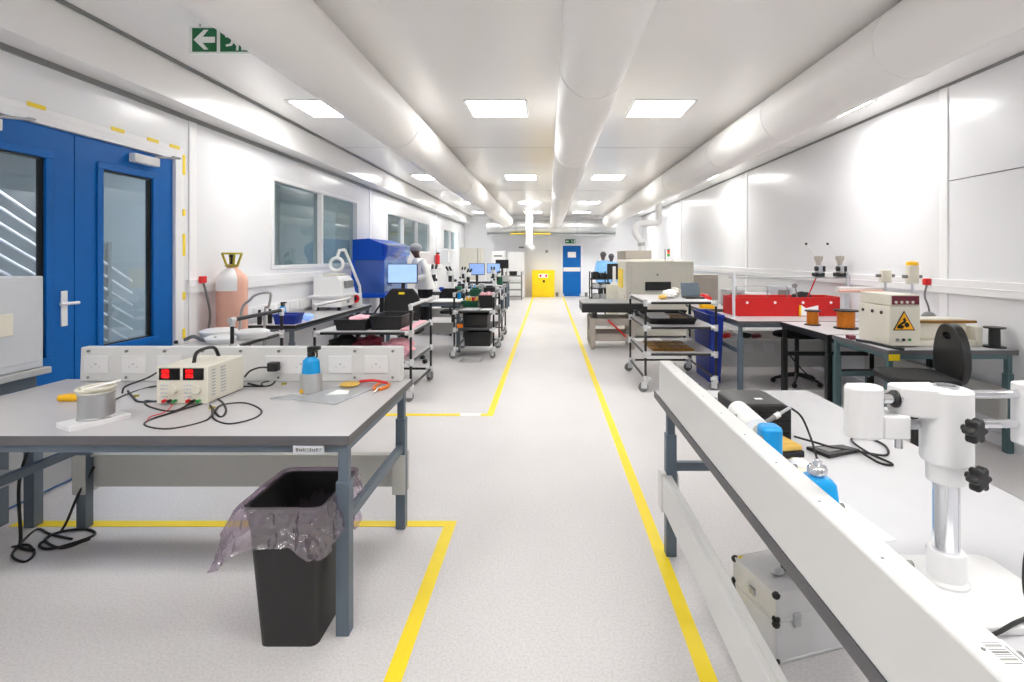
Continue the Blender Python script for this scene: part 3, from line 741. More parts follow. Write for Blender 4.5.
B().tube([(.915,1.955,ZT+.165),(.955,1.95,ZT+.13),(.975,1.92,ZT+.06),(.965,1.86,ZT+.012),(.93,1.76,ZT+.005)], .004, 8, 6).build('lead', CABLE, t)
cable('black cable from the solder station looping over the right bench', [(.965,2.03,ZT+.03),(1.0,2.03,ZT+.02),(1.03,1.99,ZT+.02),(1.07,1.94,ZT+.019),(1.16,1.93,ZT+.008),(1.24,1.9,ZT+.006),(1.3,2.0,ZT+.006),(1.28,2.1,ZT+.006),(1.2,2.05,ZT+.01),(1.19,1.93,ZT+.006),(1.21,1.82,ZT+.006),(1.17,1.83,ZT+.006),(1.15,1.92,ZT+.016)], .0042)
t = thing('iron_cleaner', 'flat black tapered device in the cable loop on the right bench', 'device', (1.07, 1.85, ZT))
B().prism([(.98,1.97),(1.02,1.88),(1.17,1.94),(1.13,1.99)], ZT, ZT+.014).build('body', BLACK, t, .004)
B().prism([(1.01,1.95),(1.035,1.905),(1.1,1.935),(1.08,1.965)], ZT+.014, ZT+.017).build('face', MGREY, t, .001)
t = thing('paper_roll', 'white paper roll lying behind the rail of the right bench', 'paper roll', (.76, 1.9, ZT))
B().cyl((.745, 2.03, ZT+.128), (.738, 1.82, ZT+.125), .041, n=28).build('roll', PAPER, t)
B().cyl((.738, 1.821, ZT+.125), (.7379, 1.816, ZT+.125), .018, n=20).build('roll_core', BEIGE, t)
B().box(.7, .74, 1.84, 2.02, ZT, ZT+.087).build('cradle', WHITE, t, .004)
t = thing('solvent_bottle', 'blue plastic bottle with square shoulders beside the paper roll', 'bottle', (.745, 1.69, ZT))
B().rbox(.69, .757, 1.655, 1.725, ZT, ZT+.185, .02).build('bottle', CYAN, t, .012)
B().box(.71, .735, 1.652, 1.656, ZT+.09, ZT+.105).build('label_mark', PAPER, t)
t = thing('solvent_dispenser', 'blue dispenser bottle with chrome pump lid nearest on the right bench', 'dispenser', (.775, 1.49, ZT))
B().ring([[(a, c, ZT) for a, c in rrect(.728, .822, 1.44, 1.54, .012)], [(a, c, ZT+.09) for a, c in rrect(.736, .814, 1.448, 1.532, .014)], [(a, c, ZT+.105) for a, c in rrect(.747, .803, 1.46, 1.52, .014)]]).build('bottle', CYAN, t, .003)
B().lathe([(.018,.1),(.018,.112),(.027,.115),(.027,.126),(.023,.132),(.012,.137),(.012,.148),(.008,.15)], (.775, 1.49, ZT), 24).build('pump_lid', CHROME, t)
t = thing('sponge_tray', 'small tray of yellow sponge in front of the solder station', 'tray', (.87, 1.86, ZT))
B().ob((.875, 1.95, ZT+.012), (.1, .14, .024), R(12)).build('tray', BLACK, t, .004)
B().ob((.875, 1.95, ZT+.034), (.09, .13, .02), R(12)).build('sponge', SPONGE, t, .006)
for k, (xx, yy, m, s) in enumerate(((.825, 1.7, CREAM, .024), (.85, 1.76, PAPER, .028), (.8, 1.6, WHITE, .022), (.885, 1.68, SPONGE, .016), (.87, 1.83, OLIVE, .014))):
    B().ell((xx, yy, ZT+s*.9), (s*1.4, s, s*.9), 10, 6).build('cotton_wad', m, None, 0, ['cream wad beside the blue dispenser bottle', 'white cotton wad behind the blue dispenser bottle', 'small white wad touching the rail by the blue dispenser', 'small beige wad right of the blue dispenser', 'tiny olive wad beside the sponge tray'][k], 'wad')
sheet('paper_sheet', 'white sheet of paper beside the blue dispenser on the right bench', 'paper', [(.7,1.3),(.9,1.34),(.88,1.56),(.84,1.58),(.835,1.4),(.7,1.4)], ZT+.0005, PAPER, .001)

# aluminium case on the floor under the right bench
t = thing('tool_case', 'silver aluminium tool case with black corners under the right bench', 'case', (0,0,0))
cw, cd, ch = .365, .262, .272
B().box(-cw/2, cw/2, -cd/2, cd/2, .003, .158).build('case_body', ALU, t, .004)
B().box(-cw/2, cw/2, -cd/2, cd/2, .162, ch).build('case_lid', ALU, t, .004)
b = B()
for xx in (-cw/2, cw/2):
    for yy in (-cd/2, cd/2): b.box(xx-.008*(xx > 0)-.0, xx+.008*(xx < 0), yy-.008*(yy > 0), yy+.008*(yy < 0), .0, ch)
for zz in (.003, .15, .162, ch-.01):
    b.box(-cw/2-.002, cw/2+.002, -cd/2-.002, -cd/2+.006, zz, zz+.011).box(-cw/2-.002, -cw/2+.006, -cd/2-.002, cd/2+.002, zz, zz+.011)
    b.box(cw/2-.006, cw/2+.002, -cd/2, cd/2+.002, zz, zz+.011).box(-cw/2, cw/2, cd/2-.006, cd/2+.002, zz, zz+.011)
b.build('edge_strip', ALU, t, .002)
for xx in (-1, 1):
    for yy in (-1, 1):
        for zz in (.012, .152, .172, ch-.01):
            B().ell((xx*(cw/2-.006), yy*(cd/2-.006), zz), (.016, .016, .014), 10, 6).build('corner_guard', BLACK, t)
for xx in (-.09, .09): B().box(xx-.016, xx+.016, -cd/2-.012, -cd/2, .135, .185).build('latch', STEEL, t, .003)
B().box(-cw/2-.01, -cw/2, -.016, .016, .19, .22).build('side_latch', STEEL, t, .003)
B().tube([(-.05,-.02,ch), (-.05,-.02,ch+.03), (.05,-.02,ch+.03), (.05,-.02,ch)], .008, 8, 4).build('carry_handle', BLACK, t)
B().ell((-.09, -.03, ch+.012), (.03, .022, .014), 12, 6).build('hasp', STEEL, t)
B().prism([(-.17,.1),(-.14,.12),(-.165,.122)], ch, ch+.001).build('sticker', YTAPE, t)
put(t, (1.003, 2.14, 0), R(16))

# ------------------------------------------------------------------ pipe trolleys
def caster(b_parent, x, y, s=1., a=None):
    a = random.uniform(40, 120) if a is None else a
    X = Matrix.Translation((x, y, 0)) @ Matrix.Rotation(R(a), 4, 'Z') @ Matrix.Translation((-x, -y, 0))
    b = B(); b.X = X
    c = b.lathe([(.012,.13),(.034,.125),(.034,.115)], (x, y, 0), 12).box(x-.026, x-.019, y-.022, y+.045, .045, .118).box(x+.019, x+.026, y-.022, y+.045, .045, .118).build('caster', JOINT, b_parent)
    b = B(); b.X = X
    b.cyl((x-.016, y+.025, .056), (x+.016, y+.025, .056), .056, n=20).build('wheel', RUBBER, c, .004)
def trolley(label, x0, x1, y0, y1, shelves, ztop, group='black pipe trolleys', toprail=True, board=LAM, drop=None):
    t = thing('pipe_trolley', label, 'trolley', ((x0+x1)/2, (y0+y1)/2, 0), group)
    r = .014
    for xx in (x0, x1):
        for yy in (y0, y1):
            h = ztop if not drop or (xx, yy) not in [(x0 if d[0] == 'l' else x1, y0 if d[1] == 'n' else y1) for d in drop] else shelves[-1]+.06
            p = B().cyl((xx, yy, .1), (xx, yy, h), r, n=12).build('post', PIPE, t)
            for zz in [.15]+list(shelves):
                B().cyl((xx, yy, zz-.036), (xx, yy, zz+.036), .025, n=10).box(xx-.02 if xx == x1 else xx, xx if xx == x1 else xx+.02, yy-.018, yy+.018, zz-.018, zz+.018).cyl((xx, yy, zz), (xx+(.06 if xx == x0 else -.06), yy, zz), .022, n=10).cyl((xx, yy, zz), (xx, yy+(.07 if yy == y0 else -.07), zz), .022, n=10).build('pipe_joint', JOINT, p)
            caster(t, xx, yy)
    for i, zz in enumerate([.15]+list(shelves)):
        for yy in (y0, y1):
            if i == 0 and yy == y0: continue
            B().cyl((x0, yy, zz), (x1, yy, zz), r, n=10).build('rail', PIPE, t)
        for xx in (x0, x1): B().cyl((xx, y0, zz), (xx, y1, zz), r, n=10).build('rail', PIPE, t)
        if i: B().box(x0+.005, x1-.005, y0+.005, y1-.005, zz+.012, zz+.02).build('shelf', board, t, .002)
    if toprail:
        for xx in (x0, x1):
            if drop and xx == x0 and toprail == 1: continue
            for yy in (y0, y1): B().cyl((xx, yy, ztop-.05), (xx, yy, ztop+.005), .022, n=10).cyl((xx, yy-.03, ztop), (xx, yy+.03, ztop), .021, n=10).build('pipe_joint', JOINT, t)
            B().cyl((xx, y0-.02, ztop), (xx, y1+.02, ztop), .017, n=10).build('handle_rail', JOINT if toprail == 2 else PIPE, t)
    return t
# left trolley behind the near workbench
LA = trolley('black pipe trolley with black crates just behind the near left workbench', -2.5, -1.47, 5.55, 6.5, (.42, .73), 1.03, toprail=2, drop=('ln', 'lf'))
LB = trolley('black pipe trolley with hanging black bins beside the left aisle line', -1.43, -.83, 7.9, 8.8, (.44, .71), .99, board=EDGE)
LC = trolley('pipe trolley farther up the left side of the aisle', -1.5, -.85, 9.55, 10.3, (.5, .8), 1.0)
RA = trolley('black pipe trolley of three shelves with laptop right of the aisle', 1.12, 1.93, 5.95, 7.05, (.43, .735, 1.02), 1.06, toprail=0)
LD = trolley('low pipe trolley beside the gas cylinder left of the workbench', -2.98, -2.53, 4.15, 4.92, (.5, .82), 1.045, drop=('ln', 'lf'))
def crate(label, x0, x1, y0, y1, z0, h, m=BLACK, name='crate', cat='crate', th=.012, group=None):
    b = B().ring([[(a, c, z0) for a, c in rrect(x0+.015, x1-.015, y0+.015, y1-.015, .012, 2)], [(a, c, z0+h-.02) for a, c in rrect(x0, x1, y0, y1, .015, 2)],
                  [(a, c, z0+h-.02) for a, c in rrect(x0-.008, x1+.008, y0-.008, y1+.008, .018, 2)], [(a, c, z0+h) for a, c in rrect(x0-.008, x1+.008, y0-.008, y1+.008, .018, 2)],
                  [(a, c, z0+h) for a, c in rrect(x0+th, x1-th, y0+th, y1-th, .012, 2)], [(a, c, z0+th) for a, c in rrect(x0+th+.01, x1-th-.01, y0+th+.01, y1-th-.01, .012, 2)]])
    return b.build(name, m, None, 0, label, cat, group)
def blob(label, c, r, m, name='plastic_bag', cat='bag', sd=1, k=.25):
    rnd = random.Random(sd); b = B().ell(c, r, 18, 12)
    ph = [rnd.uniform(0, 6) for _ in range(6)]; C = Vector(c)
    b.v = [C+(q-C)*(1+k*(.5*math.sin(7*q.x/r[0]*1.3+ph[0])*math.cos(5*q.y/r[1]+ph[1])+.5*math.sin(9*q.z/r[2]+ph[2]+4*q.x/r[0]))) for q in b.v]
    zz = min(q.z for q in b.v); lo = c[2]-r[2]
    b.v = [Vector((q.x, q.y, q.z+lo-zz)) for q in b.v]
    return b.build(name, m, None, 0, label, cat)
zA = .752
crate('shallow black crate with pink bag at left on the near trolley', -2.32, -1.98, 5.62, 6.1, zA, .12)
crate('deep black crate in the middle of the near left trolley', -1.95, -1.6, 5.66, 6.2, zA, .15)
crate('black crate at the back of the near left trolley', -2.3, -1.75, 6.22, 6.46, zA, .1)
blob('pale pink bag lying in the shallow black crate', (-2.12, 5.86, zA+.09), (.13, .16, .05), PINK, sd=3)
sheet('pink_bag', 'flat pink bag lying at the right end of the near left trolley', 'bag', [(-1.6,5.6),(-1.5,5.6),(-1.5,6.4),(-1.58,6.4)], zA, PINK, .02, .006)
for k, (a, c_, m) in enumerate(((-2.3, 5.85, MATTE), (-2.0, 5.8, MAROON), (-1.68, 5.8, PINK))):
    blob(['black bag on the lower shelf of the near left trolley', 'maroon bag on the lower shelf of the near left trolley', 'crumpled pink bag on the lower shelf near the trolley corner'][k], (a, c_, .44+.1), (.17, .18, .1), m, sd=k+5)
# second left trolley
crate('black bin hanging under the top shelf of the left aisle trolley', -1.31, -.93, 7.98, 8.5, .464, .2, BLACK, 'bin', 'bin')
t = crate('black bin under the lower shelf of the left aisle trolley', -1.3, -.88, 7.98, 8.6, .172, .22, BLACK, 'bin', 'bin')
zB = .732
crate('black crate of pink pieces on top of the left aisle trolley', -1.12, -.86, 8.35, 8.75, zB, .2)
for k in range(5): blob('pink crumpled bag %s in the black crate on the left aisle trolley' % ('at left', 'in the middle', 'at right', 'at the back', 'in front')[k], (-1.07+.08*(k % 3), 8.48+.1*(k//3), zB+.2), (.05, .06, .035), PINK, sd=20+k, k=.3)
crate('tray of yellow reels on top of the left aisle trolley', -1.4, -1.15, 8.45, 8.75, zB, .1, PCB, 'tray', 'tray')
for k in range(4):
    B().cyl((-1.36+.055*k, 8.6, zB+.1), (-1.325+.055*k, 8.6, zB+.1), .055, n=20).build('tape_reel', YPLAS if k != 2 else REDP, None, .003, ['yellow reel at the left end of the tray', 'yellow reel second from the left in the tray', 'red reel standing in the tray', 'yellow reel at the right end of the tray'][k] + ' on the left aisle trolley', 'reel')
sheet('paper_sheet', 'blue grey paper on top of the left aisle trolley', 'paper', [(-1.36,7.95),(-1.1,7.95),(-1.06,8.3),(-1.3,8.33)], zB, LGREY, .004)
sheet('paper_sheet', 'white paper at the front right of the left aisle trolley', 'paper', [(-1.05,7.96),(-.87,7.95),(-.87,8.2),(-1.02,8.2)], zB, PAPER, .004)
B().ob((-1.36, 8.0, .49), (.09, .12, .05), R(10)).build('orange_box', ORANGE, None, .006, 'small orange box on the lower shelf of the left aisle trolley', 'box')
cable('grey hose hanging on the right side of the left aisle trolley', [(-.8,8.2,.72),(-.78,8.3,.6),(-.79,8.5,.45),(-.8,8.75,.5),(-.79,9.0,.62)], .012, GCABLE, 'hose', 'hose')
for k, (a, c_, m, s) in enumerate(((-1.35, 9.7, PCB, .13), (-1.1, 9.75, BLACK, .16), (-1.0, 10.0, WHITE, .12), (-1.3, 10.1, GREY, .18))):
    B().rbox(a-.1, a+.1, c_-.1, c_+.1, .822, .822+s, .02).rbox(a-.06, a+.06, c_-.06, c_+.06, .822+s, .822+s+.03, .02).build('component_box', m, None, .006, ['green', 'black', 'white', 'grey'][k] + ' component box on the farther left trolley', 'box')
# low trolley: tubs, hose handles
zD = .842
for k, (a, c_, rr_) in enumerate(((-2.86, 4.5, .14), (-2.6, 4.56, .13), (-2.72, 4.3, .11))):
    t = thing('white_tub', ['white tub with rounded lid at left on the low trolley', 'white tub with rounded lid at right on the low trolley', 'smaller white tub in front on the low trolley'][k], 'tub', (a, c_, zD))
    B().lathe([(rr_*.9,0),(rr_,.06-.015*k)], (a, c_, zD), 28).build('tub_body', WHITE, t)
    B().lathe([(rr_+.006,.055-.015*k),(rr_+.006,.07-.015*k),(rr_*.8,.085-.015*k),(rr_*.3,.092-.015*k)], (a, c_, zD), 28).build('lid', WHITE, t)
t = thing('push_handle', 'grey bent tube handle rising behind the low trolley at left', 'handle', (-2.82, 5.0, 0))
B().tube([(-2.97, 5.0, .0), (-2.97, 5.0, .95), (-2.87, 5.0, 1.14), (-2.8, 5.0, 1.19), (-2.7, 5.0, 1.205), (-2.69, 5.03, 1.18), (-2.74, 5.08, 1.06), (-2.79, 5.1, .96), (-2.79, 5.1, 0)], .012, 10, 5).build('bent_tube', STEEL, t)
B().box(-2.965, -2.74, 4.96, 5.13, .0, .03).build('foot_plate', MGREY, t, .004)
cable('grey hoses lying on the shelf end of the low trolley', [(-2.98,4.25,.87),(-2.9,4.24,.9),(-2.8,4.22,.87),(-2.7,4.22,.89)], .014, GCABLE, 'hose', 'hose')

# ------------------------------------------------------------------ gas cylinder
t = thing('gas_cylinder', 'peach gas cylinder with yellow valve guard against the left wall', 'gas cylinder', (-3.11, 5.1, 0))
c = (-3.11, 5.1, 0)
GP = [(.12,0),(.136,.02),(.136,1.31),(.128,1.36),(.09,1.4),(.05,1.44),(.035,1.48)]
B().lathe(GP, c, 32).build('cylinder_body', PEACH, t)
b = B(); N = 16; lab = [(math.cos(R(-165+125*i/N)), math.sin(R(-165+125*i/N))) for i in range(N+1)]
b.ring([[(c[0]+(r_+.003)*x_, c[1]+(r_+.003)*y_, z_+.002) for x_, y_ in lab] for r_, z_ in ((.136,1.22),(.136,1.31),(.128,1.36),(.09,1.4),(.05,1.44))], cap=False, closed=False)
b.build('white_label', PAPER, t)
B().lathe([(.02,1.47),(.022,1.5),(.014,1.51),(.014,1.545),(.024,1.55),(.024,1.57),(.01,1.575)], c, 16).build('valve', BLACK, t)
b = B().torus((c[0], c[1], 1.585), .085, .009, 24, 8)
for i in range(4):
    a = PI/4+i*PI/2; b.tube([(c[0]+.045*math.cos(a), c[1]+.045*math.sin(a), 1.46), (c[0]+.085*math.cos(a), c[1]+.085*math.sin(a), 1.585)], .011, 8)
b.torus((c[0], c[1], 1.465), .05, .012, 20, 8); b.build('valve_guard', OLIVE, t)
t = thing('earth_lead', 'grey lead with red square plug on the left wall beside the cylinder', 'cable', (XL+.03, 5.0, 1.3))
B().box(XL+.04, XL+.07, 4.83, 4.91, 1.305, 1.37).build('red_plug', REDP, t, .006)
B().tube([(XL+.06, 4.87, 1.31), (XL+.08, 4.9, 1.15), (XL+.09, 4.92, 1.0), (XL+.07, 4.92, .85), (XL+.05, 4.88, .75)], .01, 8, 6).build('lead', GCABLE, t)

# ------------------------------------------------------------------ narrow bench along the left wall
W3 = bench('narrow grey bench along the left wall below the window', (-2.99, 6.75, 0), R(-90), 2.4, .56, legm=SLATE, board=None, edge=BLACK, iyb=.05)
t = thing('socket_strip', 'row of white sockets on the wall behind the narrow left bench', 'socket strip', (XL+.02, 6.6, .86))
B().box(XL, XL+.02, 5.6, 7.9, .86, 1.0).build('backing', TRIMW, t, .003)
for k in range(8): B().box(XL+.02, XL+.032, 5.75+k*.27, 5.93+k*.27, .88, .98).build('wall_socket', WHITE, t, .003)
t = thing('test_machine', 'white stepped bench machine below the nearest left window', 'machine', (-2.98, 7.27, ZT))
B().box(-3.2, -2.8, 7.02, 7.5, ZT+.05, ZT+.2).build('lower_case', WHITE, t, .01)
B().prism([(-3.2,ZT+.2),(-2.78,ZT+.2),(-2.83,ZT+.42),(-2.88,ZT+.47),(-3.2,ZT+.47)], 7.06, 7.5, 'y').build('upper_case', WHITE, t, .012)
B().box(-3.22, -2.77, 6.99, 7.52, ZT+.185, ZT+.215).build('ledge', WHITE, t, .004)
B().box(-3.1, -2.9, 7.12, 7.46, ZT+.47, ZT+.5).build('top_lid', BEIGE, t, .01)
B().prism([(7.14,ZT+.3),(7.44,ZT+.3),(7.44,ZT+.4),(7.14,ZT+.4)], -2.815, -2.79, 'x').build('side_window', MGREY, t)
for xx in (-3.15, -2.85):
    for yy in (7.07, 7.45): B().cyl((xx, yy, ZT), (xx, yy, ZT+.052), .025, n=12).build('foot', BLACK, t)
t = thing('magnifier_lamp', 'white magnifier lamp on a jointed arm by the bench machine', 'magnifier lamp', (-2.79, 7.72, ZT))
B().lathe([(.07,0),(.07,.02),(.03,.03),(.02,.1)], (-2.79, 7.72, ZT), 20).build('lamp_base', WHITE, t)
B().tube([(-2.79, 7.72, ZT+.1), (-2.8, 7.7, ZT+.3), (-2.96, 7.55, ZT+.84)], .02, 10).build('upper_arm', WHITE, t)
B().tube([(-2.96, 7.55, ZT+.84), (-3.02, 7.5, ZT+.83), (-3.03, 7.44, ZT+.72)], .024, 10).build('head_bracket', WHITE, t)
B().torus((-3.01, 7.38, ZT+.63), .09, .024, 28, 10, 'y').build('lens_ring', WHITE, t)
B().cyl((-3.01, 7.375, ZT+.63), (-3.01, 7.385, ZT+.63), .075, n=24).build('lens', LENS, t)
for k, (xx, yy) in enumerate(((-2.95, 7.85), (-2.77, 7.57))):
    t = thing('tape_dispenser', ['white dispenser with red reel at the end of the narrow left bench', 'white dispenser with red reel beside the bench machine'][k], 'dispenser', (xx, yy, ZT))
    B().rbox(xx-.07, xx+.03, yy-.06, yy+.06, ZT, ZT+.2, .02).build('housing', WHITE, t, .008)
    B().cyl((xx-.02, yy-.08, ZT+.13), (xx-.02, yy-.062, ZT+.13), .06, n=20).build('reel', REDP if k else MAROON, t)
    B().cyl((xx-.02, yy-.086, ZT+.13), (xx-.02, yy-.08, ZT+.13), .03, n=16).build('reel_hub', BLACK, t)
spray('small blue bottle on the narrow bench along the left wall', -3.0, 5.85, ZT, .9, CYAN)
for k, yy in enumerate((5.62, 5.72)):
    B().lathe([(.022,0),(.024,.12),(.014,.13),(.014,.16)], (-3.13+k*.06, yy, ZT), 14).build('black_bottle', BLACK, None, 0, ['left black bottle of the pair on the narrow left bench', 'right black bottle of the pair on the narrow left bench'][k], 'bottle')
crate('dark blue tray at the near end of the narrow left bench', -2.98, -2.74, 5.6, 5.82, ZT, .11, NAVY, 'tray', 'tray')
blob('blue cloth lying beside the dark blue tray', (-2.76, 5.95, ZT+.04), (.06, .07, .04), SCREEND, 'cloth', 'cloth', 9)

# ------------------------------------------------------------------ blue machine
t = thing('blue_machine', 'tall blue hooded machine standing against the left wall', 'machine', (-2.98, 9.35, 0))
prof = [(-3.25,.95),(-3.25,1.86),(-2.98,1.88),(-2.78,1.8),(-2.72,1.5)]
B().prism([(-3.25,1.5),(-3.25,1.84),(-2.98,1.86),(-2.76,1.78),(-2.72,1.5)], 8.6, 9.98, 'y').build('upper_hood', MBLUE, t, .01)
B().box(-3.27, -2.7, 8.58, 10.0, .87, .95).build('machine_bed', MBLUE, t, .01)
B().box(-3.27, -3.2, 8.6, 9.98, .95, 1.5).build('rear_panel', MBLUE, t)
B().box(-3.2, -2.72, 8.6, 8.61, .95, 1.5).build('front_window', BHOOD, t)
B().prism([(-2.72,.95),(-2.712,.95),(-2.712,1.5),(-2.65,1.62),(-2.66,1.74),(-2.76,1.8),(-2.765,1.79),(-2.67,1.73),(-2.662,1.625),(-2.72,1.5)], 8.6, 9.98, 'y').build('side_hood', LHOOD, t)
B().box(-3.15, -2.8, 8.9, 9.5, .95, 1.06).build('inner_bed', GREY, t, .01)
B().box(-3.0, -2.9, 8.8, 8.95, 1.06, 1.2).box(-3.1, -2.8, 8.8, 8.9, 1.18, 1.22).build('placement_head', STEEL, t, .005)
B().box(-3.06, -2.99, 8.66, 8.7, 1.1, 1.42).build('paper_strip', PAPER, t)
for xx in (-3.18, -2.78):
    for yy in (8.68, 9.9): B().box(xx-.03, xx+.03, yy-.03, yy+.03, 0, .87).build('leg', BLACK, t, .004)
B().tube([(-3.18,8.68,.2), (-2.78,8.68,.8)], .015).build('brace', BLACK, t)

# ------------------------------------------------------------------ left benches further on
W4 = bench('grey bench with monitor and office chair left of the aisle', (-2.03, 8.8, 0), 0, 1.2, .8, board=(.2, .4), edge=EDGE)
W5 = bench('bench of white microscopes behind the person in white coat', (-2.05, 11.3, 0), 0, 1.2, .8, edge=EDGE, board=(.2,.4))
W6 = bench('bench with two blue lit monitors far up the left side', (-1.75, 13.3, 0), 0, 1.2, .8, edge=BLACK, board=None)
W7 = bench('farthest left bench in front of the pale cupboards', (-1.95, 15.9, 0), 0, 1.5, .8, edge=BLACK, board=None)
def monitor(label, x, y, z, w_, h_, scr, lift=.12, rz=0):
    t = thing('monitor', label, 'monitor', (0,0,0))
    B().box(-w_/2, w_/2, -.01, .025, lift, lift+h_).build('casing', BLACK, t, .005)
    B().box(-w_/2+.012, w_/2-.012, -.013, -.01, lift+.016, lift+h_-.012).build('screen', scr, t)
    B().box(-.03, .03, .02, .05, .015, lift+h_*.5).build('stand', BLACK, t, .004)
    B().rbox(-.11, .11, -.06, .12, 0, .015, .03).build('foot', BLACK, t, .003)
    return put(t, (x, y, z), rz)
monitor('light blue lit monitor left of the person in white coat', -2.43, 8.66, ZT, .5, .33, SCREEN, .29)
monitor('blue lit monitor on the far left bench, left one', -1.82, 13.25, ZT, .4, .3, SCREEND, .27)
monitor('smaller blue lit monitor on the farthest left bench', -1.65, 15.7, ZT, .4, .3, SCREEND, .24)
monitor('dark blank monitor on the farthest left bench', -1.42, 16.0, ZT, .4, .27, BLACK, .38)
sheet('paper_sheet', 'white papers on the bench by the black office chair', 'paper', [(-1.95,8.5),(-1.5,8.48),(-1.48,8.9),(-1.9,8.95)], ZT+.0005, PAPER, .008)
B().lathe([(.03,0),(.032,.1),(.015,.12),(.015,.14)], (-1.55, 9.05, ZT), 14).build('blue_bottle', CYAN, None, 0, 'small blue bottle on the bench by the black office chair', 'bottle')
def microscope(label, x, y, z, s=1., rz=0, m=WHITE):
    t = thing('microscope', label, 'microscope', (0,0,0))
    B().rbox(-.1*s, .1*s, -.12*s, .14*s, 0, .03*s, .03*s).build('base', m, t, .004)
    B().box(-.03*s, .03*s, .07*s, .12*s, .03*s, .42*s).build('column', m, t, .006)
    B().rbox(-.05*s, .05*s, -.1*s, .11*s, .3*s, .4*s, .03*s).build('head', m, t, .01)
    for k in (-1, 1): B().tube([(k*.03*s, -.05*s, .4*s), (k*.035*s, -.13*s, .47*s)], .022*s, 12).build('eyepiece', BLACK, t)
    B().cyl((0, -.03*s, .18*s), (0, -.03*s, .3*s), .035*s, n=16).build('objective', BLACK, t)
    for k in (-1, 1): B().cyl((k*.03*s, .095*s, .2*s), (k*.075*s, .095*s, .2*s), .025*s, n=14).build('focus_knob', BLACK, t)
    return put(t, (x, y, z), rz)
for k, (xx, yy, s, a, lb_) in enumerate(((-2.45, 11.1, 1.2, 20, 'white microscope at the left end of the microscope bench'), (-2.1, 11.2, 1.1, -15, 'white microscope in the middle of the microscope bench'), (-1.75, 11.3, 1.0, 30, 'white microscope at the right end of the microscope bench'),
        (-1.42, 13.45, 1.0, 0, 'white microscope right of the blue lit monitor'), (-2.2, 13.4, 1.0, 20, 'white microscope left of the blue lit monitor'), (-1.28, 13.05, .8, 40, 'small white microscope at the aisle end of the far bench'))):
    microscope(lb_, xx, yy, ZT, s, R(a))
for k, (xx, yy, m, sx, sz, lb_) in enumerate(((-1.9, 11.05, PCB, .06, .1, 'green box between the white microscopes'), (-2.28, 11.1, NAVY, .05, .08, 'dark blue box beside the left microscope'), (-1.6, 11.1, CYAN, .05, .12, 'blue box at the end of the microscope bench'),
        (-1.75, 13.1, BLACK, .07, .1, 'black box in front of the blue lit monitor'), (-1.25, 13.45, PCB, .07, .2, 'green box at the aisle end of the far bench'), (-2.0, 15.8, WHITE, .12, .22, 'white box on the farthest left bench'), (-1.3, 15.7, GREY, .1, .16, 'grey box on the farthest left bench'))):
    B().rbox(xx-sx, xx+sx, yy-sx, yy+sx, ZT, ZT+sz, .01).rbox(xx-sx*.8, xx+sx*.8, yy-sx*.8, yy+sx*.8, ZT+sz, ZT+sz*1.12, .01).build('instrument_box', m, None, .004, lb_, 'box')
# office chairs
def office_chair(label, x, y, rz, seat=.5, back=.48, bh=.52, sticker=YTAPE, hole=False):
    t = thing('office_chair', label, 'chair', (0,0,0))
    B().rbox(-.23, .23, -.22, .22, seat-.06, seat, .08, 6).build('seat', MATTE, t, .02)
    prof = [(-back/2*.8, seat+.06), (back/2*.8, seat+.06), (back/2, seat+.2), (back/2*.95, seat+bh-.12), (back/2*.6, seat+bh), (-back/2*.6, seat+bh), (-back/2*.95, seat+bh-.12), (-back/2, seat+.2)]
    if hole:
        b = B(); hz_ = seat+bh-.085; N = 40; rings = []
        for yy in (.2, .26):
            out = []; inn = []
            for i in range(N):
                a = 2*PI*i/N; ca, sa = math.cos(a), math.sin(a)
                top = bh-.02-(.085-.0) if False else None
                # ray from the hole's centre to the rounded outline of the backrest
                lo, hi = 0, 1
                for _ in range(24):
                    m_ = (lo+hi)/2; x_, z_ = m_*ca, hz_+m_*sa
                    zc_ = (seat-.06+seat+bh)/2; hh_ = (bh+.06)/2; v_ = (z_-zc_)/hh_
                    w_ = back/2*(1 if v_ < 0 else 1-.28*v_)
                    inside = abs(x_/w_)**3+abs(v_)**3 < 1
                    lo, hi = (m_, hi) if inside else (lo, m_)
                out.append((lo*ca, yy, hz_+lo*sa)); inn.append((.06*ca, yy, hz_+.026*sa))
            rings += [out, inn]
        o0, i0, o1, i1 = rings
        b.ring([i0, o0, o1, i1, i0], cap=False)
        bk = b.build('backrest', BLACK, t, .012)
    else: bk = B().prism(prof, .2, .26, 'y').build('backrest', MATTE, t, .02)
    zs = .2 if hole else .08
    B().box(-.04, .04, .258, .266, seat+bh-zs, seat+bh-zs+.03).build('sticker', sticker, bk)
    B().tube([(0, .1, seat-.07), (0, .24, seat-.06), (0, .29, seat+.05), (0, .27, seat+.25)], .022, 10, 5).build('back_bar', BLACK, t)
    B().cyl((0,0,.1), (0,0,seat-.06), .03, n=16).build('gas_lift', BLACK, t)
    for i in range(5):
        a = 2*PI*i/5+.35; q = B().tube([(0,0,.13), (.16*math.cos(a), .16*math.sin(a), .12), (.3*math.cos(a), .3*math.sin(a), .085)], [.03,.022,.016], 10).build('base_leg', BLACK, t)
        cx_, cy_ = .3*math.cos(a), .3*math.sin(a)
        B().cyl((cx_-.025*math.sin(a), cy_+.025*math.cos(a), .032), (cx_+.025*math.sin(a), cy_-.025*math.cos(a), .032), .032, n=16).build('wheel', BLACK, q, .004)
    return put(t, (x, y, 0), rz)
office_chair('black office chair with yellow tag at the bench by the blue machine', -2.08, 7.62, R(180), .5, .52, .6)

office_chair('black office chair at the microscope bench beyond the person', -1.93, 10.5, R(180), .48, .46, .45, BLACK)
office_chair('black office chair at the bench of two blue lit monitors', -1.95, 12.3, R(180), .48, .46, .45, BLACK)
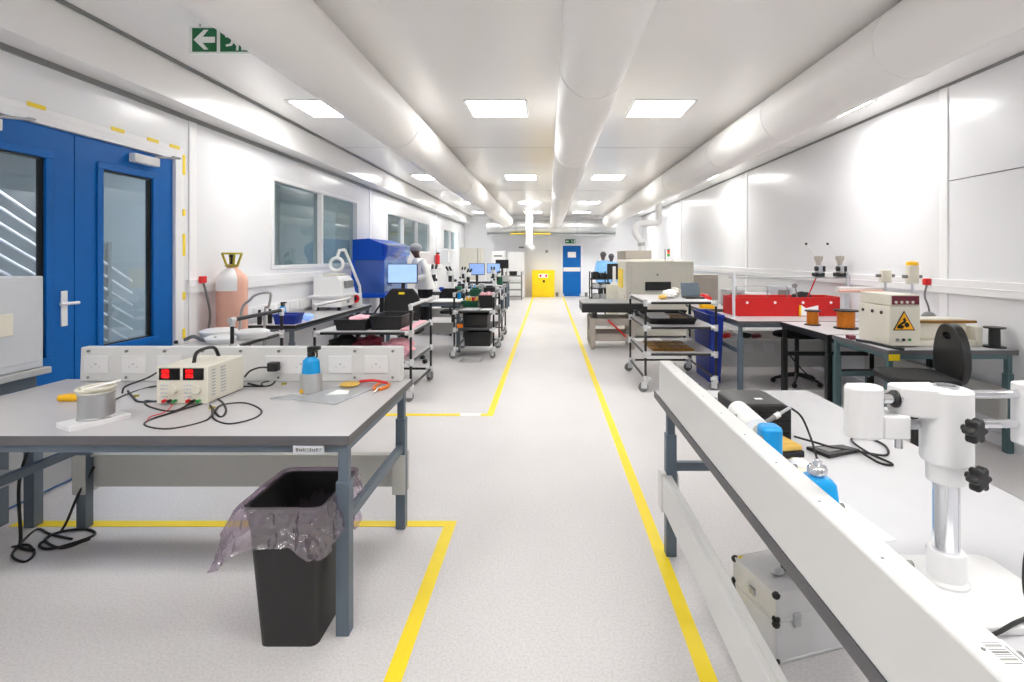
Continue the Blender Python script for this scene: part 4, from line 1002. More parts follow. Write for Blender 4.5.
# ------------------------------------------------------------------ right lab chair
t = office_chair('black lab chair with handle hole facing the winding machine', 2.68, 3.78, R(-103), .7, .42, .37, PAPER, True)

# ------------------------------------------------------------------ far end of the room
d2 = thing('door_2', 'blue door with white sign in the far wall', None, (.94, YF, 0), kind='structure')
B().box(.5, .58, YF-.06, YF, 0, 2.06).box(1.3, 1.38, YF-.06, YF, 0, 2.06).box(.58, 1.3, YF-.06, YF, 2.0, 2.06).build('door_frame', TRIMW, d2, .005)
dl = B().box(.585, 1.295, YF-.05, YF-.005, .1, 1.995).build('door_leaf', BLUE, d2, .004)
B().box(.63, 1.25, YF-.058, YF-.05, .0, .1).build('kick_plate', BLUE, d2, .003)
B().box(.6, 1.28, YF-.062, YF-.05, .98, 1.14).build('push_plate', WHITE, dl, .003)
B().box(.78, 1.1, YF-.056, YF-.05, 1.53, 1.75).build('door_sign', PAPER, dl, .002)
t = thing('yellow_cabinet', 'yellow safety cabinet standing against the far wall', 'cabinet', (-.17, 20.2, 0))
B().box(-.62, .25, 19.95, 20.46, .0, 1.04).build('cabinet_body', YCAB, t, .006)
for xa, xb in ((-.6, -.19), (-.18, .23)): B().box(xa, xb, 19.935, 19.95, .06, .97).build('door', YCAB, t, .004)
sg = B().box(-.36, .0, 19.93, 19.935, .76, .9).build('hazard_label', PAPER, t, .001)
for xx in (-.29, -.07): B().prism([(xx-.06,.83),(xx,.89),(xx+.06,.83),(xx,.77)], 19.928, 19.93, 'y').build('hazard_diamond', [REDP], sg)
B().box(-.2, -.12, 19.91, 19.935, .58, .66).build('lock', BLACK, t, .006)
def cupboard(label, x0, x1, y0, y1, h, m, name='cupboard', doors=1, sign=False):
    t = thing(name, label, 'cupboard', ((x0+x1)/2, (y0+y1)/2, 0))
    B().box(x0, x1, y0, y1, 0, h).build('carcass', m, t, .006)
    w_ = (x1-x0)/doors
    for k in range(doors):
        dd = B().box(x0+k*w_+.012, x0+(k+1)*w_-.012, y0-.018, y0, .06, h-.03).build('door', m, t, .004)
        B().box(x0+(k+1)*w_-.06, x0+(k+1)*w_-.04, y0-.035, y0-.018, h*.5, h*.5+.14).build('handle', GREY, dd)
    if sign: B().box(x0+.1, x1-.1, y0-.022, y0-.018, h-.2, h-.14).build('name_strip', MGREY, t)
    return t
cupboard('tall beige cupboard by the left wall near the far end', -2.95, -2.36, 17.3, 17.8, 1.85, BEIGE)
cupboard('slim beige cupboard right of the tall beige cupboard', -2.34, -2.2, 17.3, 17.8, 1.84, BEIGE)
cupboard('white cupboard with dark name strip at the far wall', -2.1, -1.6, 19.2, 19.7, 1.76, WHITE, 'cupboard', 1, True)
cupboard('white double cupboard left of the yellow cabinet', -1.55, -.9, 20.0, 20.45, 1.75, TRIMW, 'cupboard', 2)
t = thing('wire_rack', 'black open rack of shelves left of the yellow cabinet', 'rack', (-1.25, 18.8, 0))
for xx in (-1.52, -.96):
    for yy in (18.6, 19.0): B().box(xx-.015, xx+.015, yy-.015, yy+.015, 0, 1.02).build('post', MGREY, t)
for zz in (.1, .35, .6, .85): B().box(-1.53, -.95, 18.59, 19.01, zz, zz+.03).build('shelf', MGREY, t, .003)
crate('black box on the top shelf of the open rack', -1.4, -1.12, 18.65, 18.95, .88, .15, BLACK, 'box', 'box')
for k, (xx, s) in enumerate(((-1.4, .12), (-1.2, .1), (-1.05, .09))):
    B().rbox(xx-.07, xx+.07, 18.7, 18.9, .63, .63+s, .02).rbox(xx-.04, xx+.04, 18.72, 18.88, .63+s, .65+s, .01).build('parts_tub', WHITE, None, .004, ['left', 'middle', 'right'][k]+' white tub on the second shelf of the open rack', 'tub')
# left wall fittings
t = thing('fire_extinguisher', 'red fire extinguisher on the left wall beyond the person', 'fire extinguisher', (XL+.12, 15.0, 1.32))
B().lathe([(.06,0),(.07,.02),(.07,.24),(.03,.3)], (XL+.1, 15.0, 1.34), 18).build('cylinder', REDP, t)
B().box(XL+.07, XL+.16, 14.97, 15.03, 1.64, 1.68).build('valve', BLACK, t)
B().box(XL, XL+.035, 14.97, 15.03, 1.38, 1.6).build('bracket', GREY, t)
B().box(XL+.003, XL+.03, 15.25, 17.0, 1.38, 1.78).build('notice_board', LGREY, None, .004, 'grey notice board on the left wall beyond the extinguisher', 'notice board')
B().box(XL+.003, XL+.02, 17.05, 17.28, 1.38, 1.75).build('wall_chart', PAPER, None, .002, 'white chart on the left wall beside the notice board', 'chart')
for k, (xx, zz) in enumerate(((-1.05, 1.9), (-.72, 1.9))):
    B().box(xx-.1, xx+.1, 20.44, 20.48, zz, zz+.06).build('wall_bracket', MGREY, None, .003, ['left', 'right'][k]+' grey bracket on the far wall above the cupboards', 'bracket')
B().box(-.1, .0, 20.46, 20.5, 1.72, 1.82).build('call_point', MGREY, None, .004, 'small dark switch on the far wall above the yellow cabinet', 'switch')
for k, xx in enumerate((.36, 1.5)):
    B().cyl((xx, 20.3, 0), (xx, 20.3, .16), .06, n=14).build('door_stop', MGREY, None, .004, 'small grey bollard %s of the far blue door' % ('left', 'right')[k], 'bollard')

# ------------------------------------------------------------------ people
def person(label, x, y, rz, top, trous, head, lean=.1, h=1.75, reach=.25, coat_low=.84):
    t = thing('person', label, 'person', (0,0,0)); k = h/1.75
    V, E, Rr = [], [], []
    def v(p, r, par=None):
        p = list(p); p[1] -= lean*max(0, p[2]-.95)
        V.append([c_*k for c_ in p]); Rr.append([q*k for q in (r if isinstance(r, tuple) else (r, r))])
        if par is not None: E.append((par, len(V)-1))
        return len(V)-1
    pel = v((0,0,.96), (.15,.11)); bel = v((0,0,1.12), (.14,.1), pel); che = v((0,0,1.32), (.16,.11), bel)
    nb = v((0,.0,1.45), .07, che); nk = v((0,-.01,1.51), .055, nb); jw = v((0,-.02,1.58), .075, nk); hd = v((0,-.01,1.66), (.082,.1), jw); v((0,0,1.73), .06, hd)
    nose = v((0,-.115,1.63), .014, hd)
    for s in (-1, 1):
        v((s*.088, 0, 1.64), .016, hd)
        sh = v((s*.17,0,1.41), .06, che); el = v((s*.23,-.04,1.14), .045, sh); wr = v((s*.17,-reach,1.08), .03, el); pm = v((s*.16,-reach-.07,1.075), (.036,.02), wr)
        for f in range(4):
            a = v((s*(.16+(f-1.5)*.02), -reach-.12, 1.07), .009, pm); v((s*(.16+(f-1.5)*.021), -reach-.15-(.012 if f in (1,2) else 0), 1.045), .008, a)
        a = v((s*.12, -reach-.08, 1.065), .01, pm); v((s*.11, -reach-.11, 1.05), .009, a)
        hp = v((s*.09,0,.9), .09, pel); kn = v((s*.1,-.01,.5), .06, hp); an = v((s*.1,.015,.09), .045, kn); v((s*.11,-.13,.045), .045, an)
    me = bpy.data.meshes.new('person_body'); me.from_pydata(V, E, []); me.materials.append(SKIN); me.materials.append(trous)
    o = bpy.data.objects.new('body', me); COL.objects.link(o); o.parent = t
    sk = o.modifiers.new('skin', 'SKIN'); sk.use_smooth_shade = True
    for i, q in enumerate(me.skin_vertices[0].data): q.radius = Rr[i]; q.use_root = (i == 0)
    sb = o.modifiers.new('sub', 'SUBSURF'); sb.levels = sb.render_levels = 1
    def pt(p): return Vector((p[0]*k, (p[1]-lean*max(0, p[2]-.95))*k, p[2]*k))
    b = B()
    N = 24; rings = []
    for z, rx_, ry_ in ((coat_low,.265,.19),(1.0,.235,.17),(1.15,.215,.16),(1.3,.225,.155),(1.4,.225,.13),(1.455,.14,.1),(1.49,.075,.078)):
        rings.append([pt((rx_*math.cos(2*PI*j/N)*(1+.02*math.sin(5*j)), ry_*math.sin(2*PI*j/N), z)) for j in range(N)])
    b.ring(rings, cap=False)
    for s in (-1, 1): b.tube([pt((s*.15,0,1.42)), pt((s*.19,0,1.36)), pt((s*.235,-.04,1.14)), pt((s*.18,-reach+.03,1.085))], [.08,.088,.074,.06], 14, 4)
    b.build('coat', top, t)
    b = B()
    for s in (-1, 1): b.tube([pt((s*.085,0,.98)), pt((s*.095,0,.85)), pt((s*.1,-.01,.5)), pt((s*.1,.015,.1))], [.12,.115,.085,.07], 14)
    b.build('trousers', trous, t)
    b = B()
    for s in (-1, 1): b.ell(pt((s*.105,-.05,.045)), (.05, .13, .045), 12, 8)
    b.build('shoes', BLACK, t)
    c_ = pt((0,.012,1.68)); b = B().ell(c_, (.105*k, .12*k, .1*k), 18, 12); b.build('hair_cover' if head is NET else 'hair', head, t)
    return put(t, (x, y, 0), rz)
person('person in white coat and grey hair net bent toward the blue machine', -2.5, 10.55, R(-55), COAT, TROUS, NET, .28, 1.8, .3, .88)
person('person in light blue smock standing beyond the oven, nearer of two', 1.82, 17.0, R(190), SCRUB, TROUS, HAIR, .05, 1.7, .25, .75)
person('dark haired person in light blue smock half hidden behind another', 2.12, 17.5, R(160), SCRUB, TROUS, HAIR, .12, 1.64, .25, .75)

# ------------------------------------------------------------------ right: trolley contents, blue bin
crate('black tray holding papers on the middle shelf of the right trolley', 1.2, 1.75, 6.1, 6.9, .757, .07, BLACK, 'tray', 'tray')
sheet('paper_sheet', 'white paper in the black tray of the right trolley', 'paper', [(1.27,6.4),(1.5,6.38),(1.52,6.8),(1.3,6.82)], .772, PAPER, .05)
crate('black crate at the back of the middle shelf of the right trolley', 1.16, 1.85, 6.92, 7.03, .757, .08, BLACK, 'tray', 'tray')
k = 0
for i in range(4):
    for j in range(3):
        xx = 1.22+i*.125; yy = 6.05+j*.22
        B().box(xx, xx+.115, yy, yy+.2, .452, .47).box(xx+.01, xx+.105, yy+.02, yy+.18, .47, .476).build('circuit_panel', OCHRE, None, .001, 'ochre circuit panel in the rows on the lower shelf of the right trolley', 'circuit panel', 'ochre panels on the right trolley')
for j in range(2): B().box(1.53, 1.7, 6.2+j*.3, 6.45+j*.3, .757+.02, .757+.06).build('circuit_panel', OCHRE, None, .002, 'ochre panel %s in the black tray on the right trolley' % ('in front', 'behind')[j], 'circuit panel')
sheet('paper_sheet', 'white sheet at the back of the lower shelf of the right trolley', 'paper', [(1.16,6.75),(1.5,6.75),(1.5,7.0),(1.16,7.0)], .452, PAPER, .003)
zt2 = 1.042
t = thing('laptop', 'open black laptop on the top shelf of the right trolley', 'laptop', (1.8, 6.5, zt2))
B().rbox(1.68, 1.91, 6.3, 6.52, zt2, zt2+.018, .01).build('keyboard_base', BLACK, t, .002)
B().ob((1.795, 6.545, zt2+.1), (.23, .008, .17), 0, R(-14)).build('screen', SLATE, t, .002)
for k, (a, c_, m, r_) in enumerate(((1.5, 6.4, PAPER, (.09,.12,.05)), (1.62, 6.6, CREAM, (.07,.08,.06)), (1.38, 6.25, SPONGE, (.05,.05,.025)))):
    blob(['white cloth', 'cream packet', 'yellow cloth'][k]+' on the top shelf of the right trolley', (a, c_, zt2+r_[2]), r_, m, 'cloth', 'cloth', 40+k, .2)
t = thing('recycling_bin', 'tall slim blue bin beside the right trolley', 'bin', (2.03, 6.68, 0))
b = B().ring([rr(1.995,2.13,6.38,6.98,.02,0), rr(1.975,2.155,6.33,7.03,.02,.8), rr(1.965,2.163,6.32,7.04,.025,.8), rr(1.965,2.163,6.32,7.04,.025,.84), rr(1.985,2.143,6.34,7.02,.02,.84), rr(2.01,2.115,6.4,6.96,.02,.02)])
b.build('bin_body', NAVY, t)
B().box(1.99, 2.02, 6.318, 6.325, .1, .78).box(2.07, 2.1, 6.318, 6.325, .1, .78).build('front_rib', NAVY, t, .003)

# ------------------------------------------------------------------ conveyor and oven
t = thing('conveyor_table', 'dark edged conveyor table on a grey stand right of the aisle', 'conveyor', (1.1, 9.0, 0))
B().box(.57, 1.63, 8.55, 9.45, .63, .78).build('conveyor_body', EDGE, t, .005)
B().box(.565, 1.635, 8.56, 9.45, .78, .79).build('belt_top', MGREY, t, .003)
B().box(.56, 1.64, 8.535, 8.55, .635, .775).build('front_panel', BLACK, t, .004)
for xx in (.78, 1.38):
    B().box(xx-.04, xx+.04, 8.66, 8.74, .53, .63).build('riser', BLACK, t)
for xx in (.75, 1.42):
    for yy in (8.7, 9.3): B().box(xx-.045, xx+.045, yy-.04, yy+.04, .05, .53).cyl((xx, yy, 0), (xx, yy, .05), .03, n=10).build('leg', WARMG, t, .005)
for zz in (.4, .14):
    for yy in (8.7, 9.3): B().box(.795, 1.375, yy-.025, yy+.025, zz, zz+.12).build('stand_rail', WARMG, t, .004)
    for xx in (.75, 1.42): B().box(xx-.025, xx+.025, 8.74, 9.26, zz, zz+.12).build('stand_rail', WARMG, t, .004)
B().tube([(1.0, 8.64, .5), (1.3, 8.64, .22)], .014, 8).build('red_strap', REDP, t)
t = thing('reflow_oven', 'large beige oven cabinet with dark slot right of the aisle', 'oven', (2.05, 11.8, 0))
B().box(1.45, 2.71, 9.62, 10.75, .08, 1.475).build('cabinet', BEIGE, t, .012)
B().box(1.55, 2.62, 9.605, 9.62, .2, 1.4).build('front_cover', BEIGE, t, .006)
B().box(1.8, 2.28, 9.596, 9.608, .91, 1.09).build('conveyor_slot', BLACK, t, .004)
B().box(1.8, 2.28, 9.575, 9.6, .905, .93).build('slot_lip', GREY, t)
B().cyl((2.03, 9.595, 1.22), (2.03, 9.607, 1.22), .02, n=12).build('lock', MGREY, t)
B().box(1.76, 2.62, 10.76, 13.2, .08, 1.5).build('rear_tunnel', BEIGE, t, .012)
B().box(1.76, 2.36, 11.8, 13.2, 1.5, 1.7).build('top_hood', WARMG, t, .012)
B().box(1.435, 1.45, 10.0, 10.6, .95, 1.32).build('side_hatch', YCAB, t, .004)
B().box(1.437, 1.45, 9.8, 10.6, .25, .85).build('side_hatch', BEIGE, t, .004)
for xx in (1.55, 2.6):
    for yy in (9.8, 10.6): B().cyl((xx, yy, 0), (xx, yy, .08), .04, n=12).build('foot', BLACK, t)
for xx in (1.85, 2.5): B().cyl((xx, 13.0, 0), (xx, 13.0, .08), .04, n=12).build('foot', BLACK, t)
B().cyl((2.33, 10.3, 1.475), (2.33, 10.3, 1.71), .008, n=8).build('antenna', BLACK, t)
t = thing('signal_tower', 'red and green signal lamp on top of the beige oven', 'signal lamp', (2.42, 10.4, 1.475))
for z0, z1, m in ((1.475, 1.56, WHITE), (1.56, 1.61, TERMG), (1.61, 1.65, ORANGE), (1.65, 1.69, REDP), (1.69, 1.71, TERMG)):
    B().cyl((2.42, 10.4, z0), (2.42, 10.4, z1), .026, n=16).build('lamp_segment', m, t)
t = thing('grey_cabinet', 'low grey cabinet standing right of the beige oven', 'cabinet', (3.1, 10.5, 0))
B().box(2.86, 3.35, 10.2, 10.9, 0, 1.2).build('cabinet_body', WARMG, t, .008); B().box(2.9, 3.31, 10.185, 10.2, .1, 1.15).build('door', WARMG, t, .005)
# clutter rack left of the oven
t = thing('reel_rack', 'black rack stacked with equipment left of the oven', 'rack', (1.05, 12.4, 0))
for xx in (1.02, 1.4):
    for yy in (12.1, 12.7): B().box(xx-.015, xx+.015, yy-.015, yy+.015, 0, 1.2).build('post', BLACK, t)
for zz in (.3, .55, .8, 1.02): B().box(1.0, 1.42, 12.08, 12.72, zz, zz+.02).build('shelf', BLACK, t)
for k, (zz, m, hh) in enumerate(((.32, MAROON, .12), (.57, GREY, .1), (.82, LGREY, .09), (1.04, MATTE, .14))):
    for j in range(2):
        B().rbox(1.05+j*.18, 1.21+j*.18, 12.12, 12.5, zz, zz+hh*(1-.2*j), .03).rbox(1.07+j*.18, 1.19+j*.18, 12.16, 12.46, zz+hh*(1-.2*j), zz+hh*(1-.2*j)+.02, .02).build('feeder', m, None, .01, '%s feeder %s on %s shelf of the rack left of the oven' % (('maroon', 'grey', 'pale grey', 'black')[k], ('at left', 'at right')[j], ('the lowest', 'the second', 'the third', 'the top')[k]), 'feeder')
t = thing('rear_monitor', 'black backed monitor on a white arm left of the oven', 'monitor', (1.52, 11.6, .93))
B().box(1.320, 1.600, 11.55, 11.59, 1.05, 1.4).build('casing', BLACK, t, .006)
B().box(1.440, 1.510, 11.53, 11.55, .98, 1.34).build('arm', WHITE, t, .004)
t2 = thing('monitor_pedestal', 'white pedestal cabinet under the monitor left of the oven', 'pedestal', (1.48, 11.6, 0))
B().box(1.320, 1.620, 11.4, 11.8, 0, .93).build('carcass', BEIGE, t2, .008); B().box(1.340, 1.600, 11.385, 11.4, .1, .88).build('door', BEIGE, t2, .004)
B().box(1.400, 1.540, 11.5, 11.62, .93, .985).build('mount', WHITE, t, .004)

# ------------------------------------------------------------------ right benches
W8 = bench('grey bench carrying the red enclosure by the right wall', (2.94, 6.4, 0), 0, 1.53, .98, board=(.1, .46), edge=EDGE, boardm=RACE, iyb=.08)
bd = [c_ for c_ in W8.children if c_.name.startswith('stretcher')][0]
for k in range(4):
    b = B().box(-.66+k*.28, -.52+k*.28, .43, .438, .3, .4); b.build('wall_socket', WHITE, bd, .002, origin=None)
    o = bd.children[-1]; o.data.transform(Matrix.Translation(Vector(W8.location)))
W9 = bench('white bench along the right wall with the winding machine', (3.185, 4.47, 0), R(-90), .8, 1.03, legm=GREEN, top=LAMW, edge=EDGE, board=(.22, .5), iyb=.06)
W10 = bench('white bench between winding machine and red enclosure', (3.165, 5.38, 0), R(-90), .98, 1.06, legm=PIPE, top=LAMW, edge=BLACK, board=(.22, .5), iyb=.06)
W11 = bench('bench near the right wall behind the red enclosure', (2.93, 7.7, 0), 0, 1.56, .8, edge=EDGE)
attach(W9, B().box(2.675, 2.76, 4.06, 4.069, .735, .785).build('yellow_tag', YTAPE, W9, .002, 'yellow tag on the bench corner'))
t = thing('red_enclosure', 'long red open topped enclosure on the bench by the right wall', 'enclosure', (2.85, 6.35, ZT))
x0, x1, y0, y1, z0, z1 = 2.31, 3.66, 6.4, 6.84, ZT, ZT+.235
for nm, q in (('front_panel', (x0, x1, y0, y0+.02)), ('rear_panel', (x0, x1, y1-.02, y1)), ('side_panel', (x0, x0+.02, y0+.02, y1-.02)), ('side_panel', (x1-.02, x1, y0+.02, y1-.02))):
    o = B().box(*q, z0, z1).build(nm, RED, t, .004)
    if nm == 'front_panel':
        for k in range(4): B().cyl((2.46+k*.345, 6.392, z0+.17), (2.46+k*.345, 6.4, z0+.17), .016, n=14).build('button', WHITE, o)
B().prism([(3.12,z0+.01),(3.12,z0+.14),(3.18,z0+.1),(3.33,z0+.135),(3.33,z0+.01)], 6.38, 6.392, 'y').build('paper_flag', PAPER, t)
B().box(3.095, 3.12, 6.382, 6.392, z0+.01, z0+.14).build('yellow_strip', YPLAS, t)
b = B()
for xx in (2.4, 2.8, 3.05): b.box(xx-.008, xx+.008, 6.6, 6.616, z0, z0+.36)
b.box(2.4, 3.05, 6.6, 6.616, z0+.35, z0+.365); b.build('clear_guard', ACRY, t)
blob('dark cloth heaped in the red enclosure below the tensioners', (3.24, 6.62, ZT+.14), (.15, .13, .14), MATTE, 'cloth', 'cloth', 51, .12)
t = thing('tension_gantry', 'thin grey rail on two posts above the red enclosure', 'gantry', (2.9, 6.06, ZT))
for xx in (2.27, 3.66): B().cyl((xx, 6.33, ZT), (xx, 6.33, 1.36), .018, n=12).lathe([(.04,0),(.04,.012)], (xx, 6.33, ZT), 14).build('post', LGREY, t)
B().cyl((2.2, 6.33, 1.3), (3.7, 6.33, 1.3), .011, n=10).build('rail', GREY, t)
for k, xx in enumerate((3.3, 3.56)):
    t = thing('wire_tensioner', ['left wire tensioner with white arm on the gantry rail', 'right wire tensioner with white arm on the gantry rail'][k], 'tensioner', (xx, 6.33, 1.31))
    B().box(xx-.055, xx+.06, 6.28, 6.38, 1.312, 1.36).box(xx+.02, xx+.07, 6.28, 6.37, 1.37, 1.44).build('clamp', BLACK, t, .008)
    B().box(xx-.03, xx+.03, 6.27, 6.36, 1.35, 1.45).build('body', STEEL, t, .012)
    B().lathe([(.026,1.44),(.03,1.48),(.05,1.53),(.05,1.56),(.02,1.565)], (xx, 6.32, 0), 16).build('tension_head', WARMG, t)
    B().tube([(xx-.06, 6.28, 1.41), (xx-.03, 6.28, 1.41)], .03, 12).build('knob', BLACK, t)
    B().tube([(xx-.02, 6.32, 1.55), (xx-.15, 6.31, 1.7)], .007, 8).build('arm', WHITE, t)
    B().ell((xx-.155, 6.31, 1.71), .016, 10, 6).build('arm_tip', BLACK, t)
t = thing('guide_arm', 'small pulley on a thin stalk at the left tensioner', 'pulley', (3.26, 6.5, 1.05))
B().tube([(3.26, 6.5, 1.05), (3.3, 6.38, 1.29)], .008).build('stalk', REDP, t); B().cyl((3.1, 6.5, 1.19), (3.1, 6.53, 1.19), .03, n=14).tube([(3.1,6.5,1.19),(3.14,6.45,.84)], .008).build('wheel', MGREY, t)
# spools of copper wire
def spool(label, x, y, z, r, h, m=COPPER, fl=BLACK):
    t = thing('wire_spool', label, 'wire spool', (x, y, z))
    for zz in (0, h-.012): B().lathe([(r,0),(r,.012)], (x, y, z+zz), 28).build('flange', fl, t)
    prof = [(r*.72+.002*(i % 2), .012+i*(h-.024)/18) for i in range(19)]
    B().lathe(prof, (x, y, z), 28).build('winding', m, t)
spool('small copper wire spool on the bench before the red enclosure', 2.85, 5.58, ZT, .08, .16)
spool('larger copper wire spool beside the winding machine', 3.06, 5.32, ZT, .115, .19)
t = thing('winding_machine', 'cream winding machine with yellow warning triangle by the right wall', 'machine', (2.92, 4.4, ZT))
B().box(2.77, 3.02, 4.2, 4.62, ZT+.01, 1.15).build('gear_case', CREAM, t, .008)
tu = B().box(2.77, 3.01, 4.19, 4.6, 1.155, 1.245).build('control_box', CREAM, t, .006)
B().box(2.78, 3.0, 4.184, 4.19, 1.165, 1.235).build('control_panel', MAROON, tu, .002)
b = B()
for i in range(4): b.cyl((2.81+i*.045, 4.176, 1.185), (2.81+i*.045, 4.184, 1.185), .011, n=12)
b.build('control_knobs', CREAM, tu)
tri = B().prism([(2.795,.955),(2.975,.955),(2.885,1.115)], 4.195, 4.199, 'y').build('warning_triangle', SIGK, t)
B().prism([(2.808,.963),(2.962,.963),(2.885,1.1)], 4.193, 4.195, 'y').build('triangle_field', SIGY, tri)
b = B().prism([(2.83,.972),(2.87,.968),(2.885,.99),(2.86,1.0),(2.9,1.02),(2.885,1.035),(2.855,1.015),(2.825,.99)], 4.191, 4.193, 'y')
b.prism([(2.905+.022*(1 if i % 2 else .75)*math.cos(i*PI/8), 1.0+.022*(1 if i % 2 else .75)*math.sin(i*PI/8)) for i in range(16)], 4.191, 4.193, 'y')
b.prism([(2.87,1.045),(2.89,1.06),(2.9,1.03),(2.885,1.025)], 4.191, 4.193, 'y'); b.build('pictogram', SIGK, tri)
for i, m in enumerate((MGREY, BLACK, TERMG)): B().cyl((2.83+i*.05, 4.19, .88), (2.83+i*.05, 4.2, .88), .011, n=12).build('push_button', m, t)
b = B()
for yy in (4.3, 4.42, 4.55): b.cyl((2.762, yy, 1.09), (2.77, yy, 1.09), .014, n=10)
b.build('side_plug', BLACK, t)
B().box(3.02, 3.52, 4.24, 4.5, ZT, ZT+.05).build('machine_bed', CREAM, t, .006)
B().box(3.05, 3.48, 4.3, 4.48, ZT+.05, ZT+.22).build('carriage', CREAM, t, .01)
B().cyl((3.02, 4.26, ZT+.2), (3.52, 4.26, ZT+.2), .012, n=12).build('guide_rod', OCHRE, t)
B().box(3.5, 3.56, 4.24, 4.5, ZT, ZT+.16).build('tailstock', CREAM, t, .006)
t = thing('black_spool', 'black empty spool standing at the end of the winding machine', 'wire spool', (3.6, 4.2, ZT))
for zz in (0, .155): B().lathe([(.075,0),(.075,.012)], (3.62, 4.2, ZT+zz), 24).build('flange', BLACK, t)
B().lathe([(.04,.01),(.038,.16)], (3.62, 4.2, ZT), 20).build('core', BLACK, t)
b = B().tube([(2.66+.02, 4.5, ZT+.012), (2.72, 4.35, ZT+.015), (2.75, 4.15, ZT+.012), (2.78, 4.05, ZT+.012)], .012, 10, 5); b.build('black_strap', BLACK, None, 0, 'black strap lying along the left foot of the winding machine', 'strap')
B().ob((2.7, 4.62, ZT+.02), (.05, .08, .035)).build('brown_block', MAROON, None, .005, 'small brown block behind the black strap on the winding bench', 'block')
t = thing('indicator_wand', 'red capped wire stalk rising behind the winding machine', 'stalk', (3.4, 4.62, ZT))
B().tube([(3.38,4.6,ZT), (3.4,4.62,ZT+.25), (3.36,4.62,1.2), (3.38,4.62,1.31)], .008, 8, 5).build('stalk', GCABLE, t)
B().rbox(3.35, 3.41, 4.59, 4.65, 1.3, 1.36, .02).build('cap', REDP, t, .01)
B().ell((3.38, 4.6, ZT+.2), (.06, .05, .05), 12, 8).build('clamp', MGREY, t)
for k, (xx, yy) in enumerate(((3.45, 5.3), (3.55, 5.05))):
    t = thing('yarn_guide', ['cream wire guide with dark pulleys high behind the winding machine', 'cream wire guide with yellow cap high behind the winding machine'][k], 'wire guide', (xx, yy, ZT))
    B().cyl((xx, yy, ZT), (xx, yy, 1.3), .012, n=10).lathe([(.05,0),(.05,.012)], (xx, yy, ZT), 14).build('post', LGREY, t)
    B().rbox(xx-.05, xx+.05, yy-.04, yy+.04, 1.29, 1.42+.05*k, .02).build('body', CREAM, t, .01)
    B().cyl((xx-.09, yy, 1.36), (xx+.09, yy, 1.36), .018, n=10).build('pulley', MGREY, t)
    if k: B().lathe([(.055,1.47),(.05,1.5),(.02,1.51)], (xx, yy, 0), 16).build('cap', YPLAS, t)
t = thing('glass_tube_unit', 'white bar with pink tube behind the winding machine', 'bar unit', (3.35, 5.62, ZT))
for xx in (3.22, 3.52): B().box(xx-.03, xx+.03, 5.58, 5.66, ZT, 1.16).build('support', LGREY, t, .004)
B().box(3.14, 3.62, 5.58, 5.66, 1.16, 1.225).build('bar', WHITE, t, .006); B().cyl((3.12, 5.56, 1.185), (3.62, 5.56, 1.185), .012, n=10).build('tube', PEACH, t)
# under the right benches
t = thing('cable_stool', 'black round seat on a pipe frame under the right benches', 'stool', (2.9, 5.9, 0))
B().lathe([(.1,.575),(.27,.58),(.28,.6),(.26,.625),(.1,.635)], (3.05, 6.35, 0), 28).build('seat', MATTE, t)
B().cyl((3.05, 6.35, .1), (3.05, 6.35, .58), .025, n=12).build('gas_lift', BLACK, t)
for i in range(5):
    a = 2*PI*i/5+.4; B().tube([(3.05,6.35,.12), (3.05+.26*math.cos(a), 6.35+.26*math.sin(a), .06)], [.025,.016], 8).ell((3.05+.27*math.cos(a), 6.35+.27*math.sin(a), .032), .032, 10, 8).build('base_leg', BLACK, t)
for k, (xx, m, s) in enumerate(((2.35, REDP, .07), (2.5, PAPER, .09), (2.62, BLACK, .08), (2.75, MAROON, .06))):
    blob(['red', 'white', 'black', 'maroon'][k]+' coil of cable on the ledge under the red enclosure bench', (xx, 6.86, .47+s*.55), (.08, .05, s*.5), m, 'cable_coil', 'cable', 60+k, .2)
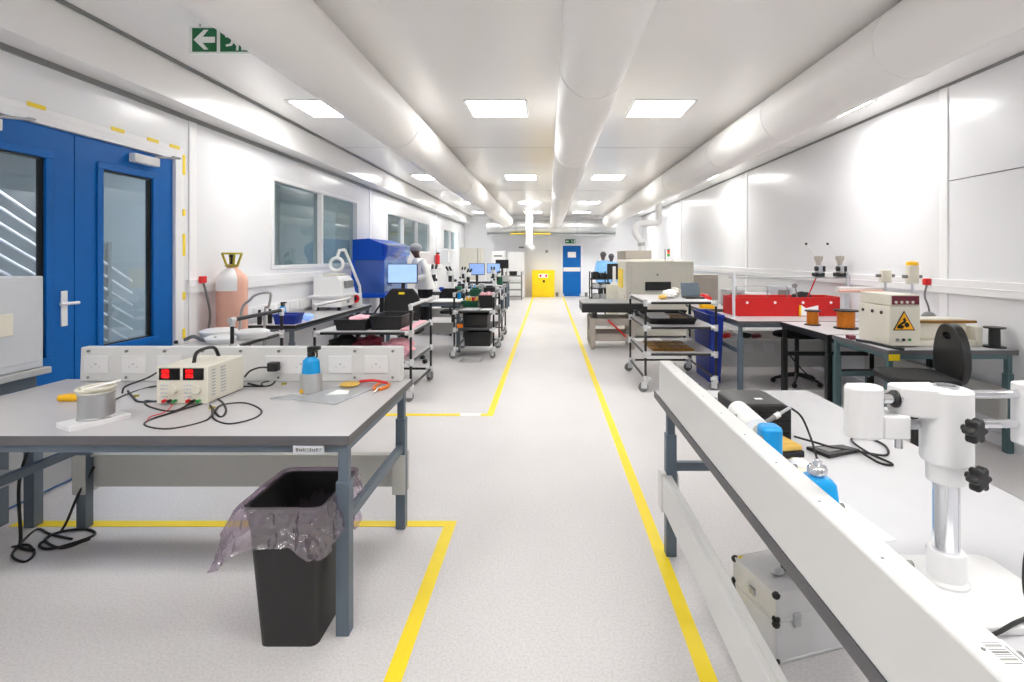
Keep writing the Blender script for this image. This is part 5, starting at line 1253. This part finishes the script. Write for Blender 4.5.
cable('black lead hanging below the white bench by the right wall', [(3.1,6.7,.33),(3.12,6.6,.25),(3.2,6.4,.1),(3.3,6.2,.012)], .008)
# on the bench behind the red enclosure
blob('red and orange packet on the bench behind the red enclosure', (2.3, 7.6, ZT+.1), (.1, .12, .1), REDP, 'packet', 'packet', 70, .15)
B().rbox(2.18, 2.4, 7.34, 7.5, ZT, ZT+.06, .02).build('yellow_box', YPLAS, None, .006, 'yellow box on the bench behind the red enclosure', 'box')
for k, (xx, m, w_, hh) in enumerate(((2.75, GREY, .12, .25), (3.1, WHITE, .15, .2), (3.45, LGREY, .12, .3))):
    t = thing('bench_instrument', ['grey', 'white', 'pale'][k]+' instrument on the bench behind the red enclosure', 'instrument', (xx, 7.7, ZT))
    B().box(xx-w_, xx+w_, 7.55, 7.9, ZT, ZT+hh).build('case', m, t, .01); B().box(xx-w_*.8, xx+w_*.6, 7.54, 7.55, ZT+hh*.4, ZT+hh*.85).build('front_panel', MGREY, t, .003)
t = thing('dustpan', 'red scoop with steel handle on the floor by the right wall', 'scoop', (3.2, 4.1, 0))
B().ell((3.22, 4.35, .04), (.09, .07, .04), 14, 8).build('scoop', REDP, t); B().tube([(3.28,4.35,.05),(3.5,4.3,.12)], .012).build('handle', STEEL, t)

# ------------------------------------------------------------------ camera, world, view
cam = bpy.data.cameras.new('camera'); co = bpy.data.objects.new('camera', cam); COL.objects.link(co)
co.location = (0, 0, CH); co.rotation_euler = (R(90), 0, 0)
cam.sensor_width = 36; cam.lens = F/1024*36; cam.shift_x = -(CX-512)/1024; cam.shift_y = -(341-HZ)/1024
cam.clip_start = .05; cam.clip_end = 100
SC.camera = co
wd = bpy.data.worlds.new('world'); SC.world = wd; wd.use_nodes = True
wd.node_tree.nodes['Background'].inputs[0].default_value = (.8, .85, .9, 1); wd.node_tree.nodes['Background'].inputs[1].default_value = .3
vs = SC.view_settings
vs.view_transform = 'Standard'; vs.look = 'None'; vs.gamma = 1; vs.use_curve_mapping = False
vs.exposure = .92
SC.cycles.diffuse_bounces = 12; SC.cycles.max_bounces = 16; SC.cycles.transparent_max_bounces = 16
